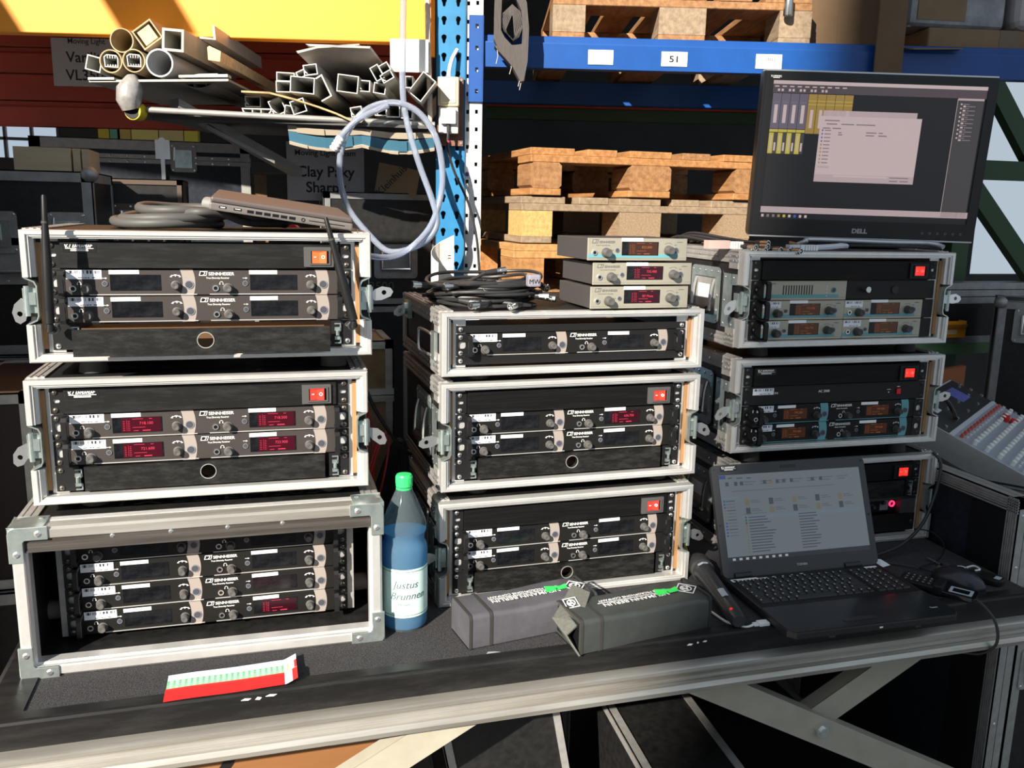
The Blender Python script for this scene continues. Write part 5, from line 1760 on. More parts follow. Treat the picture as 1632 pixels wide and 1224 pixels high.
# ---------------------------------------------------------------- pile of profiles and tubes on the shelf
PA = mat('profile_white', (.50, .49, .46), .5, .25)
PG = mat('profile_grey', (.30, .29, .27), .5, .3, var=.15, vs=20)
CARDB = mat('cardboard', (.42, .32, .19), .85, var=.15, vs=40, bump=.3, bs=120)
V0, V1 = -120, 380
PROF_LABELS = ['wide white box profile with hooked inner lip at the front of the pile',
               'small hooked profile perched on the wide white box profile',
               'tiny tilted profile squeezed beside the small hooked profile',
               'large dark-mouthed rectangular profile under the cover sheet',
               'mid-sized square profile next to the large dark-mouthed one',
               'stepped clip profile under the leaning trio of profiles',
               'narrow upright profile behind the hanging hose',
               'low flat profile at the bottom inside the hose loop',
               'tall open profile at the bottom inside the hose loop',
               'bottom profile next to the brown socket board',
               'low hooked profile at the end of the torn cardboard',
               'bright tilted profile lying in the torn cardboard trough',
               'dark low profile touching the bright tilted one',
               'slanted hooked profile between half-round profile and torn cardboard',
               'flat box profile, upper of two beside the wide white one',
               'box profile, lower of two beside the wide white one',
               'single dark box profile above the low half-round profile',
               'lowest of three profiles leaning under the cover sheet edge',
               'topmost of three profiles leaning under the cover sheet edge',
               'middle one of three profiles leaning under the cover sheet edge',
               'big diamond-tilted box profile next to the socket']
GP = 'thin-walled profiles piled on the shelf'
def prof(path, th, mt=PA, v0=V0, v1=V1, name='metal_profile', label='thin-walled pale metal profile in the pile on the shelf', closed=True, cat='profile', group=GP):
    m = MB().strip(path, th, v0, v1, closed=closed)
    o = m.build(name, mt, loc=rw(0, 0, 0), rot=(0, 0, RA))
    return tag(o, label, cat, group)
def rect_rot(u0, z0, u1, z1, deg=0):
    cu, cz = (u0+u1)/2, (z0+z1)/2
    a = math.radians(deg)
    return [(cu+(x-cu)*math.cos(a)-(z-cz)*math.sin(a), cz+(x-cu)*math.sin(a)+(z-cz)*math.cos(a)) for x, z in ((u0, z0), (u1, z0), (u1, z1), (u0, z1))]
for i, (u0, z0, u1, z1, dg, v0) in enumerate([(-499, 1090, -432, 1133, -4, -140), (-462, 1142, -425, 1169, 8, -130), (-484, 1136, -458, 1154, 25, -120), (-373, 1101, -314, 1148, -6, -90), (-312, 1106, -281, 1136, -3, -80),
        (-267, 1100, -234, 1128, -8, -90), (-174, 1117, -153, 1148, 0, -100), (-260, 1035, -228, 1055, 0, -120), (-227, 1031, -189, 1072, 0, -125), (-184, 1028, -153, 1054, -5, -120), (-331, 1032, -300, 1057, 10, -115),
        (-499, 1035, -460, 1071, 18, -135), (-523, 1029, -494, 1056, -8, -115), (-564, 1032, -527, 1076, 25, -110), (-549, 1128, -499, 1151, -2, -90), (-550, 1097, -502, 1126, 0, -95), (-648, 1056, -604, 1085, 0, -70),
        (-266, 1133, -242, 1173, 30, -120), (-244, 1154, -218, 1177, 30, -130), (-241, 1131, -208, 1153, 30, -128), (-158, 1094, -88, 1138, 52, -135)]):
    P_ = rect_rot(u0, z0, u1, z1, dg)
    cu, cz = (u0+u1)/2, (z0+z1)/2
    if i % 3 == 1:                                   # an inner hook like the clip channels of window profiles
        k = .72
        P_ = [P_[0], P_[1], P_[2], P_[3], ((P_[3][0]*.55+P_[0][0]*.45), (P_[3][1]*.55+P_[0][1]*.45)), (cu*.4+P_[0][0]*.6, cz*.4+P_[0][1]*.6), ((P_[3][0]*.35+P_[0][0]*.65), (P_[3][1]*.35+P_[0][1]*.65))]
    prof(P_, 2.6, PA, v0, label=PROF_LABELS[i])
def tubeobj(label, u, z, r_, wall, mt, v0, name, mt2=None, group=None, cat='tube'):
    m = MB().ring((u, v0, z), (u, V1, z), r_, r_-wall, 28)
    o = m.build(name, [mt], loc=rw(0, 0, 0), rot=(0, 0, RA), smooth=True)
    tag(o, label, cat, group)
    return o
GT = 'tubes lying on the flat sheet'
def filled(label, u, z):
    t = rthing('cardboard_tube', label, 'tube', 0, 0, 0, GT)
    MB().ring((u, -170, z), (u, V1, z), 31.8, 28.6, 28).build('tube_wall', CARDB, t, smooth=True)
    m = MB()
    m.strip([(u-18, z-14), (u-20, z+12), (u-12, z+18), (u+14, z+16), (u+18, z+8), (u+17, z-15)], 2.4, -166, V1, closed=True)
    for k in range(4):
        m.box(u-11+k*7, -166, z+8, u-9.4+k*7, V1, z+16).box(u-11+k*7, -166, z-15, u-9.4+k*7, V1, z-8)
    m.build('inner_profile', PA, t)
filled('cardboard tube stuffed with a ribbed white profile beside the small square tube', -992, 1159)
filled('cardboard tube stuffed with a ribbed white profile beside the metal pipe', -928, 1162)
tubeobj('round grey metal pipe with wide open end on the flat sheet', -855, 1157, 38, 4, mat('pipe_grey', (.55, .56, .57), .4, .4), -175, 'metal_pipe')
to_ = tubeobj('empty torn cardboard tube lying on two stuffed tubes', -962, 1217, 33, 3, CARDB, -160, 'cardboard_tube')
wbk = rthing('wrapped_timber', 'squared timber end poking from torn brown wrapping', 'timber', 0, 0, 0)
MB().strip(rect_rot(-924, 1208, -864, 1264, 35), 4, -150, V1, closed=True).build('wrapping', CARDB, wbk)
MB().prism(rect_rot(-915, 1214, -874, 1256, 35), -146, V1).build('timber', mat('raw_timber', (.62, .47, .28), .8, var=.25, vs=60, stretch=(3, 1, .4)), wbk)
prof(rect_rot(-850, 1196, -796, 1250, -4), 7, mat('pvc_grey', (.40, .38, .33), .6, var=.15, vs=25), -150, V1, 'square_duct', 'square grey-beige duct with torn packing at its end', cat='duct', group=None)
prof(rect_rot(-1064, 1134, -1024, 1172, -14), 3, PA, -160, V1, 'square_tube', 'small square pale tube with tilted open end', cat='tube', group=None)
fs_ = rthing('flat_sheet', 'thin flat metal sheet carrying the tubes', 'sheet', 0, 0, 0)
MB().prism([(-1052, 1100), (-664, 1112), (-664, 1118), (-1052, 1106)], -180, V1).build('plate', PG, fs_)
MB().prism([(-1052, 1106), (-980, 1108), (-980, 1114), (-1052, 1112)], -186, -150).prism([(-800, 1118), (-664, 1122), (-664, 1130), (-800, 1124)], -186, -150).build('edge_flange', PA, fs_)
la_ = MB().prism([(-751, 1236), (-712, 1232), (-714, 1266), (-708, 1266), (-706, 1228), (-751, 1231)], -140, V1)
tag(la_.build('angle_profile', PA, loc=rw(0, 0, 0), rot=(0, 0, RA)), 'pale angle profile with its upright flange on top of the pile', 'profile')
hr = MB()
arc = [(-620+52*math.cos(math.radians(a)), 1214+34*math.sin(math.radians(a))) for a in range(180, 361, 18)]
hr.strip(arc+[(-620, 1218)], 3, -130, V1, closed=True).box(-640, -128, 1186, -637, V1, 1216).box(-606, -128, 1186, -603, V1, 1216)
tag(hr.build('half_round_profile', PG, loc=rw(0, 0, 0), rot=(0, -.12, RA)), 'half-round ribbed grey profile lying above the dark duct', 'profile')
tb_ = MB().prism([(-727, 1172), (-694, 1168), (-690, 1196), (-722, 1210), (-728, 1206)], -150, 600)
tag(tb_.build('timber_offcut', mat('raw_timber', (.62, .47, .28), .8, var=.25, vs=60, stretch=(3, 1, .4)), loc=rw(0, 0, 0), rot=(0, 0, RA)), 'raw timber offcut under the angle profile', 'timber')
hr = MB()
arc = [(-610+42*math.cos(math.radians(a)), 1048+22*math.sin(math.radians(a))) for a in range(180, 361, 18)]
hr.strip(arc, 3, -90, V1, closed=True).box(-625, -88, 1030, -622, V1, 1048).box(-600, -88, 1030, -597, V1, 1048)
tag(hr.build('half_round_profile', PA, loc=rw(0, 0, 0), rot=(0, 0, RA)), 'half-round ribbed profile lying low on the shelf rail', 'profile')
for lab, q in (('wide pale cover sheet lying on top of the profile pile', [(-452, 1222), (-268, 1220), (-270, 1214), (-440, 1216)]), ('folded pale sheet sticking out under the wide cover sheet', [(-478, 1202), (-420, 1216), (-300, 1226), (-300, 1222), (-418, 1211), (-474, 1196)])):
    m = MB()
    n = len(q)
    a = [(x, -150, z) for x, z in q]
    b = [(x+60, V1, z-70) for x, z in q]
    m.add(a+b, [tuple(range(n)), tuple(range(2*n-1, n-1, -1))]+[(i, n+i, n+(i+1) % n, (i+1) % n) for i in range(n)])
    tag(m.build('cover_sheet', mat('sheet_grey', (.36, .33, .31), .5, var=.2, vs=10), loc=rw(0, 0, 0), rot=(0, 0, RA)), lab, 'sheet')
m = MB().strip([(-436, 1128), (-413, 1142), (-386, 1086), (-414, 1070)], 4, -125, V1)
tag(m.build('angle_profile', PA, loc=rw(0, 0, 0), rot=(0, 0, RA)), 'bent pale profile forming a pointed arrow end in the pile', 'profile')
m = MB().strip([(-640, 1090), (-560, 1088), (-490, 1072), (-420, 1052), (-372, 1036), (-330, 1018), (-300, 1014), (-292, 1022)], 5, -140, 500)
tag(m.build('torn_cardboard', mat('torn_cardboard', (.40, .29, .15), .85, var=.3, vs=30), loc=rw(0, 0, 0), rot=(0, 0, RA)), 'torn brown cardboard sheet sagging between the profiles', 'cardboard')
# taped bundle end with yellow and black ring
tp = rthing('taped_pipe', 'pipe wrapped in silver tape with yellow and black ring hanging under the sheet', 'pipe', -938, -170, 1026)
SILV = mat('duct_tape', (.52, .50, .48), .3, .4, c2=(.32, .31, .30), vs=40, bump=.8, bs=50)
MB().tube([(0, 0, 0), (60, 200, 2), (100, 540, 4)], 20, n=14).build('pipe', mat('dark_pipe', (.10, .095, .09), .5), tp, smooth=True)
MB().cyl((0, -6, 0), (6, 30, 0), 25, n=20).build('yellow_ring', mat('yellow_tape', (.75, .55, .03), .5), tp, smooth=True)
MB().cyl((0, -9, 0), (0, -5, 0), 22, n=20).build('black_cap', BLACK, tp, smooth=True)
m = MB().tube([(-4, 0, 6), (-8, -6, 28), (-4, -4, 56), (2, 0, 80), (0, 2, 96)], [26, 34, 36, 26, 14], n=14)
m.build('tape_wrap', SILV, tp, smooth=True)
sr = rthing('shelf_rail', 'round grey shelf rail under the profile pile', 'rail', 0, 0, 0)
MB().tube([(-905, -150, 1032), (-500, -128, 1022), (-88, -100, 1013)], 9, n=12).build('tube', PG, sr, smooth=True)
MB().prism([(-900, 1022), (-88, 1008), (-88, 1000), (-900, 1012)], -120, V1).build('shelf_plate', DGREY, sr)
cl = rthing('storage_cloth', 'sagging cream and blue cloth under the shelf rail', 'cloth', 0, 0, 0)
m = MB()
N = 16
for j, (za, zb, mi) in enumerate(((0, -16, 0), (-16, -44, 1), (-44, -52, 0))):
    m.cur = mi
    for i in range(N):
        def q(k, dz):
            t = k/N
            sag = -26*math.sin(PI*((t*2) % 1.0))*(.6 if j else .3)
            return (-520+430*t, -100+abs(dz)*.5, 1004+dz+sag-10*t)
        m.add([q(i, za), q(i+1, za), q(i+1, zb), q(i, zb)], [(0, 1, 2, 3)])
o = m.build('cloth', [mat('cream_cloth', (.45, .38, .29), .8), mat('blue_cloth', (.05, .16, .24), .7)], cl)
o.modifiers.new('thick', 'SOLIDIFY').thickness = .003
for lab, q in (('dusty grey board slanting down behind the taped pipe', ((-860, -60, 1060), (-560, 200, 880), 26, 70)), ('narrow grey batten slanting to the paper sign', ((-780, -20, 1000), (-600, 60, 905), 12, 22))):
    a, b, h, wd = Vector(q[0]), Vector(q[1]), q[2], q[3]
    d = (b-a).normalized()
    s_ = d.cross(Vector((0, 0, 1))).normalized()*wd/2
    n_ = Vector((0, 0, h/2))
    m = MB().add([a-s_-n_, a+s_-n_, a+s_+n_, a-s_+n_, b-s_-n_, b+s_-n_, b+s_+n_, b-s_+n_], [(0, 1, 2, 3), (4, 7, 6, 5), (0, 4, 5, 1), (1, 5, 6, 2), (2, 6, 7, 3), (3, 7, 4, 0)])
    tag(m.build('grey_board', PG, loc=rw(0, 0, 0), rot=(0, 0, RA)), lab, 'board')

# folded strap hanging on the beam
STR = mat('strap_grey', (.075, .066, .062), .85, var=.25, vs=30, stretch=(20, 1, 1))
st_ = rthing('webbing_strap', 'folded grey webbing strap hanging over the blue beam end', 'strap', 128, -70, 1140)
m = MB()
for k in range(6):
    g = k*4.5
    m.strip([(-20+g, 190-g*.3), (-26+g*.6, 170-g), (-14+g*.2, 142-g*.2), (10, 118), (26-g*.3, 128), (38-g, 160-g), (28-g*.8, 196-g*.6), (6, 214-g)], 3.4, -18, 26, closed=True)
m.build('folded_layers', STR, st_)
m = MB()
q = [(-42, 260, -22), (-46, 180, -24), (-46, 110, -22), (-20, 60, -20), (30, 10, -18), (48, 0, -16)]
for sgn, y0 in ((1, -24),):
    pts = [(-44, 270), (12, 300), (48, 220), (56, 150), (54, 60), (44, 4), (34, 2), (12, 40), (-28, 84), (-46, 120), (-46, 190)]
    inn = [(cx*.62+3, (cz-160)*.55+165) for cx, cz in pts]
    m.hollow(pts, inn, -26, 30)
m.prism([(-44, 100), (-30, 84), (12, 42), (36, 4), (46, 6), (54, 60), (54, 110), (20, 104)], -24, 28)
m.build('outer_band', STR, st_)
for x, z, l_ in ((-36, 96, 44), (4, 60, 36), (30, 30, 40), (34, 26, 46)):
    MB().tube([(x, -10, z), (x+3, -12, z-l_*.5), (x-2, -10, z-l_)], 1.2, n=5).build('loose_thread', mat('thread', (.45, .43, .41), .8), st_)

# ---------------------------------------------------------------- pallets
def pwood(i):
    c = [((.46, .23, .085), (.24, .10, .03)), ((.38, .20, .085), (.18, .08, .03)), ((.34, .25, .165), (.18, .125, .08)), ((.50, .29, .115), (.32, .16, .05))][i]
    return mat('pallet_wood_%d' % i, c[0], .75, c2=c[1], vs=14, stretch=(4, .6, 4), bump=.15, bs=40)
def pallet(label, x, y, z, yaw, tone=0, blocks=None, n_skip=()):
    r = thing('wooden_pallet', label, 'pallet', (x, y, z), ry(yaw), 'wooden pallets')
    rn = random.Random(int(x+z))
    def pw():
        return pwood((tone+rn.choice((0, 0, 0, 1)))%4)
    for a, w_ in ((0, 100), (327, 145), (700, 100)):                       # bottom boards and blocks
        MB().box(a, 0, 0, a+w_, 1200, 21).build('bottom_board', pw(), r, bev=2)
        for yb in (0, 527, 1055):
            mm = MB()
            c = 9
            mm.prism([(a+c, 21), (a+w_-c, 21), (a+w_, 21+c), (a+w_, 99-c), (a+w_-c, 99), (a+c, 99), (a, 99-c), (a, 21+c)] if tone == 0 else [(a, 21), (a+w_, 21), (a+w_, 99), (a, 99)], yb, yb+145)
            mm.build('block', pwood((tone+1) % 4) if blocks is None else blocks[0 if a == 0 else 1], r)
    for yb in (0, 527, 1055):
        MB().box(0, yb, 99, 800, yb+145, 121).build('stringer_board', pw(), r, bev=2)
    for a, w_ in ((0, 145), (187, 100), (327, 145), (512, 100), (655, 145)):
        if a in n_skip:
            continue
        d = rn.uniform(-6, 6)
        MB().box(a, 4+d, 121, a+w_, 1200+d, 143).build('top_board', pw(), r, bev=2)
    return r
BLKP = [mat('chipboard_block', (.60, .40, .15), .85, c2=(.38, .22, .07), vs=90), mat('grey_block', (.34, .24, .15), .8, c2=(.20, .135, .08), vs=30, stretch=(6, 1, 6))]
pallet('weathered pallet with dark blocks on top of the pallet stack', 716, 1000, 819, 0, 0)
pallet('greyed pallet with a chipboard block, second in the pallet stack', 690, 1000, 672, .5, 2, BLKP)
pallet('yellowish pallet third down in the pallet stack', 664, 992, 526, .8, 3)
pallet('fourth pallet down in the stack, mostly hidden', 690, 1000, 380, 0, 1)
beam('lower blue beam carrying the pallet stack, hidden behind the cases', 50, 1300, 20, 286, 378, BLUEB)
beam('lower rear blue beam carrying the pallet stack', 50, 1300, 900, 286, 378, BLUEB, lip=False)
a_ = rw(262, 55, 1290)
pallet('pallet lying on the blue beam above the strap', a_[0], a_[1], 1291, -14.5, 1)
# ---------------------------------------------------------------- other flight cases around
ALUD = mat('aluminium_dark', (.30, .30, .30), .5, .5, var=.2, vs=20)
def road_case(label, x, y, z, w_, d, h, yaw=0, lam=LAM, edge=ALU2, ew=26, faces=('front',), handles=(), latches=(), balls=True, lid=None, group='black flight cases standing around', textf=None, name='flight_case', side='left'):
    """box case: black panels, aluminium angles on all edges, ball corners"""
    r = thing(name, label, 'flight case', (x, y, z), ry(yaw), group)
    MB().box(4, 4, 4, w_-4, d-4, h-4).build('body', lam, r)
    t = 3
    for zz, s1 in ((0, 1), (h, -1)):
        for yy, s2 in ((0, 1), (d, -1)):
            MB().box(0, min(yy, yy+s2*ew), min(zz, zz+s1*t), w_, max(yy, yy+s2*ew), max(zz, zz+s1*t)).box(0, min(yy, yy+s2*t), min(zz, zz+s1*ew), w_, max(yy, yy+s2*t), max(zz, zz+s1*ew)).build('edge_profile', edge, r)
        for xx, s2 in ((0, 1), (w_, -1)):
            MB().box(min(xx, xx+s2*ew), 0, min(zz, zz+s1*t), max(xx, xx+s2*ew), d, max(zz, zz+s1*t)).box(min(xx, xx+s2*t), 0, min(zz, zz+s1*ew), max(xx, xx+s2*t), d, max(zz, zz+s1*ew)).build('edge_profile', edge, r)
    for xx, s1 in ((0, 1), (w_, -1)):
        for yy, s2 in ((0, 1), (d, -1)):
            MB().box(min(xx, xx+s1*ew), min(yy, yy+s2*t), 0, max(xx, xx+s1*ew), max(yy, yy+s2*t), h).box(min(xx, xx+s1*t), min(yy, yy+s2*ew), 0, max(xx, xx+s1*t), max(yy, yy+s2*ew), h).build('edge_profile', edge, r)
    if balls:
        bm_ = cached(('ball', edge.name), lambda: MB().lathe([(0, -20), (12, -17), (20, -8), (22, 0), (20, 8), (12, 17), (0, 20)], n=14).mesh('ball_corner', edge, smooth=True))
        for xx in (6, w_-6):
            for zz in (6, h-6):
                inst(bm_, 'ball_corner', r, (xx, 6, zz))
    if lid is not None:
        MB().box(0, -2, lid-16, w_, 6, lid+16).build('lid_profile', edge, r)
        MB().box(0, -2.6, lid-1, w_, -1.8, lid+1).build('lid_gap', BLKG, r)
        rivets(MB(), [(xx, -2, lid+zz) for xx in range(30, int(w_)-20, 60) for zz in (-10, 10)], (0, -1, 0), 4).build('rivet', STEEL, r)
    for hx, hz in handles:
        o_ = MB().hollow(rrect(hx-75, hz-58, hx+75, hz+58, 12, 3), rrect(hx-55, hz-40, hx+55, hz+40, 5, 3), -3, 3)
        ho2 = o_.build('handle_dish', edge, r)
        MB().box(hx-55, 1, hz-40, hx+55, 3, hz+40).build('dish_back', ALUD, ho2)
        MB().tube([(hx-48, -4, hz+36), (hx-48, -12, hz-26), (hx+48, -12, hz-26), (hx+48, -4, hz+36)], 6, n=8).build('handle_bail', STEEL, ho2)
        rivets(MB(), [(hx+dx, -3, hz+dz) for dx in (-65, -22, 22, 65) for dz in (-50, 50)], (0, -1, 0), 4).build('rivet', STEEL, ho2)
    for hx, hz in latches:
        o_ = MB().prism(rrect(hx-46, hz-52, hx+46, hz+52, 12, 3), -3, 1)
        lo2 = o_.build('latch_plate', edge, r)
        MB().box(hx-30, -6, hz-36, hx+30, -3, hz+30).box(hx-8, -12, hz-20, hx+8, -6, hz+20).build('latch', ZINC, lo2)
        MB().tube([(hx-30, -8, hz+38), (hx-34, -12, hz-10)], 3, n=6).build('latch_wire', STEEL, lo2)
        rivets(MB(), [(hx+dx, -3, hz+dz) for dx in (-38, 38) for dz in (-44, 44)], (0, -1, 0), 4).build('rivet', STEEL, lo2)
    if textf:
        text(textf[0], textf[1], r, (textf[2], -.5, textf[3]), mt=mat('stencil_grey3', (.09, .09, .09), .6))
    return r
# left behind the antenna stack
road_case('black flight case with riveted lid line and lid latch behind the antenna case', -1330, 850, 380, 835, 340, 465, lid=300, handles=((646, 240),), latches=((770, 312), (610, 312)), edge=ALUD)
# support for the case above
road_case('black flight case underneath the riveted-lid case at the side of the rack stack', -1360, 840, -250, 860, 355, 628, edge=ALUD, handles=((700, 420),), lid=520)
road_case('lowest black flight case at the side of the rack stack', -1360, 840, -760, 860, 355, 508, edge=ALUD)
for k, (x0, x1, lab) in enumerate(((-674, -545, 'front pale plywood box panel on the riveted-lid case'), (-541, -525, 'thin plywood strip next to the pale plywood panel'), (-522, -506, 'outer thin plywood strip on the riveted-lid case'))):
    tag(MB().box(x0, 868+k*12, 846, x1, 1060, 903).build('plywood_box', mat('pale_plywood', (.42, .33, .22), .7, var=.08, vs=10, stretch=(.4, 1, 4))), lab, 'wooden box')
tag(MB().cyl((0, 0, 0), (0, 2, 0), 3, n=10).build('knot_hole', BLACK, loc=(-664, 866.5, 858)), 'dark knot hole in the pale plywood box panel', 'hole') if False else None
lc = road_case('long navy flight case with steel hasp and latch under the windows', -880, 2000, 421, 770, 500, 580, lam=LAMB, edge=ALU2, ew=38, lid=510, latches=((526, 518),), balls=False)
MB().box(446, -10, 410, 460, -4, 582).cyl((453, -12, 578), (453, -4, 578), 13, n=14).box(428, -6, 512, 480, -3, 582).build('hasp', STEEL, lc)
road_case('black case with brown dividers standing before the long navy case', -556, 1210, 430, 250, 250, 410, edge=mat('brown_edge', (.09, .06, .045), .6), ew=16, balls=False, handles=((125, 280),))
road_case('supporting black case under the long navy case', -890, 1980, -760, 800, 540, 1178, edge=ALUD, balls=False)
road_case('supporting black case under the case with brown dividers', -560, 1200, -760, 270, 280, 1186, edge=ALUD, balls=False)
tag(MB().box(-100, 1470, -760, -60, 1494, 870).build('brown_batten', mat('brown_batten', (.16, .09, .045), .7, var=.2, vs=20)), 'brown wooden batten leaning against the long navy case', 'batten')
for k, (c, x0, x1, z1) in enumerate((((.65, .48, .06), -840, -790, 1146), ((.16, .42, .26), -786, -752, 1150), ((.62, .42, .12), -740, -690, 1140), ((.80, .66, .20), -686, -560, 1140), ((.70, .55, .25), -556, -440, 1142), ((.75, .65, .10), -436, -370, 1140))):
    tag(MB().box(x0*1.0, 3300, 990, x1*1.0, 3500, z1+20).build('storage_box', mat('box_colour_%d' % k, c, .7)), ['yellow', 'green', 'amber', 'wide pale yellow', 'tan', 'bright yellow'][k]+' storage box on the far shelf under the red beam', 'box', 'boxes on the far shelf')
tag(MB().box(-1150, 3280, 940, 400, 3600, 990).box(-1150, 3300, -760, -1110, 3580, 940).box(360, 3300, -760, 400, 3580, 940).build('far_shelf', DGREY), 'dark far shelf holding the coloured boxes', 'shelf')
road_case('black case with ball corner standing at the outer side of the rack stack', -700, 250, -10, 160, 400, 410, edge=ALU2, ew=22, lam=mat('dark_brown_laminate', (.018, .010, .009), .6), balls=False)
road_case('black case under the ball-cornered case beside the table', -712, 240, -760, 175, 420, 748, edge=ALUD, balls=False)
# between the stacks
road_case('black case lettered 2500 with handle behind the clear hose', 120, 1400, 440, 390, 200, 380, edge=ALUD, balls=False, handles=((240, 150),), textf=('2500', 44, 190, 50), ew=22)
road_case('black case under the 2500 case', 110, 1390, -760, 410, 220, 1198, edge=ALUD, balls=False, ew=22)
OSB = mat('lit_plywood', (.40, .26, .14), .7, c2=(.25, .15, .07), vs=20)  # two plywood tones mixed by noise
road_case('plywood-sided case with aluminium corners wedged between the two front stacks', 100, 420, 1, 105, 210, 462, lam=OSB, edge=ALUW, ew=20, lid=330, group=None, balls=False)
kb = mat('kleinhuis_card', (.34, .27, .17), .8)
cbx = thing('cardboard_carton', 'tilted cardboard carton printed Kleinhuis behind the hose', 'carton', (292, 1420, 826), ry(-10))
cbx.rotation_euler = (0, math.radians(10), ry(-10))
MB().box(0, 0, 0, 140, 160, 96).build('box', kb, cbx)
text('Kleinhuis', 36, cbx, (60, -1, 40), rot=(PI/2, math.radians(-55), 0), mt=SGT)
gc2 = thing('cable_bunch', 'bunch of thick black cables with red strands between the front stacks', 'cable', (160, 130, 0))
for k, (off, mt, r_) in enumerate(((0, CABLE, 9), (16, CABLE, 9), (30, CABLE, 8))):
    MB().tube(spline([(-30+off, 190, 20), (-20+off, 150, 120), (10+off*.5, 120, 230), (34, 110, 262-off*.4), (44-off*.2, 112, 200), (46-off*.2, 116, 60), (40, 120, 10)], 6), r_, n=8).build('cord', mt, gc2, smooth=True)
RCB = mat('red_cable', (.35, .02, .02), .5)
for k, o_ in enumerate((0, 12)):
    MB().tube(spline([(-50, 60+o_, 380), (-44+o_, 80, 260), (-46+o_, 90, 120), (-40, 90, 20)], 6), 3, n=6).build('red_strand', RCB, gc2, smooth=True)
    MB().tube(spline([(-46, 70, 180+o_*2), (-20, 80, 260+o_), (4, 84, 290), (-8, 80, 200), (-38, 84, 80)], 6), 2.6, n=6).build('red_strand', RCB, gc2, smooth=True)
MB().tube(spline([(-62, -30, 420), (-30, 20, 350), (20, 60, 270), (50, 80, 240)], 6), 4, n=8).build('cord', CABLE, gc2, smooth=True)
WPAP = mat('white_rolled_paper', (.72, .66, .58), .7)
m = MB()
for i in range(10):
    a0, a1 = i/10, (i+1)/10
    def q(a, z):
        return (-60*math.sin(a*2.2), 40*math.cos(a*2.2), z*(1-.45*a))
    m.add([q(a0, 0), q(a1, 0), q(a1, 130), q(a0, 130)], [(0, 1, 2, 3)])
rp = m.build('rolled_paper', WPAP, loc=(330, 290, 584))
rp.modifiers.new('thick', 'SOLIDIFY').thickness = .001
tag(rp, 'curled white paper with a printed letter F behind the cable coil', 'paper')
text('F', 22, rp, (-12, 38, 70), rot=(PI/2, 0, 0), mt=BLACK)

# ---------------------------------------------------------------- cables on the monitor case
for k, (x, y, z, a) in enumerate(((930, 96, 704, 18), (948, 86, 698, 14), (962, 100, 706, 20), (985, 84, 699, 10), (1003, 78, 698, 12), (1026, 70, 698, 8), (975, 120, 712, 22))):
    c = thing('coaxial_cable', 'black coaxial cable ending in a silver plug beside the monitor foot', 'cable', (x, y, z), 0, 'coaxial cables on the monitor case')
    d = Vector((math.sin(ry(a)), -math.cos(ry(a)), -.05)).normalized()
    d = Vector((.28, -.95, -.03)).normalized()
    back = -d
    MB().tube(spline([back*0, back*30, back*80+Vector((0, 12, 3)), back*150+Vector((-6, 60, 10)), back*170+Vector((10, 130, -2))], 5), 3.4, n=8).build('cord', CABLE, c, smooth=True)
    bnc(c, Vector((0, 0, 0)), d, 16)
nc = thing('network_cable', 'white network cable with ribbed plug boots beside the monitor foot', 'cable', (888, 110, 702))
WPL = mat('white_plastic', (.80, .80, .80), .4)
PKB = mat('pinkish_box', (.55, .40, .36), .6)
MB().box(-40, -8, -4, 12, 14, 14).build('plug_hood', PKB, nc)
m = MB()
for k in range(5):
    m.box(14+k*6.5, -9, -4, 18.5+k*6.5, 12, 12)
m.box(12, -6, -2, 48, 9, 9)
m.build('ribbed_boot', WPL, nc)
nc2 = thing('network_plug', 'clear network plug with white ribbed boot at the case edge', 'cable', (1022, 66, 698))
MB().box(0, -8, 0, 26, 8, 12).build('clear_plug', mat('clear_plug', (.6, .65, .7), .2), nc2)
m = MB().box(28, -8, 0, 38, 8, 12).box(38, -6, 1, 74, 6, 11)
for k in range(5):
    m.box(40+k*6.5, -9, -.5, 44.5+k*6.5, 8, 12)
m.build('ribbed_boot', WPL, nc2)
MB().tube(spline([(72, 0, 6), (110, 0, 8), (140, 6, 10), (180, 40, 8), (200, 90, 8)], 5), 6, n=8).build('cord', mat('grey_flat_cable', (.55, .58, .64), .5), nc2, smooth=True)
yc = thing('yellow_cable', 'thin yellow cable hanging beside the rack case behind the pouches', 'cable', (786, 40, 0))
MB().tube(spline([(0, 40, 220), (8, 0, 190), (6, -10, 140), (-4, -6, 90), (6, -30, 40), (20, -50, 4)], 6), 3, n=8).build('cord', mat('yellow_plastic', (.6, .38, .03), .45), yc, smooth=True)

# ---------------------------------------------------------------- right side: big case beside the table, console, shelf
bc_ = road_case('tall black case door with grooved aluminium edges standing beside the table end', 1470, -205, -760, 46, 720, 938, lam=LAMB, edge=ALU2, ew=22, balls=False, name='case_door')
m = MB()
for k in range(5):
    m.box(-2.4, 2+k*6, 0, 0, 5.5+k*6, 938)
    m.box(-2.4, 0, 906+k*6, 0, 720, 909.5+k*6)
m.build('profile_ridges', ALU2, bc_)
rivets(MB(), [(14, 0, z) for z in (60, 200, 400, 600, 780, 900)], (0, -1, 0), 4).build('rivet', STEEL, bc_)
MB().box(-1.2, 30, 60, .2, 130, 900).build('dark_strip', BLACK, bc_)
road_case('tall black case standing off to the side of the rack stack', -2600, 100, -760, 1955, 120, 2240, edge=ALUD, balls=False)  # out of view, added to keep the sun off the background cases
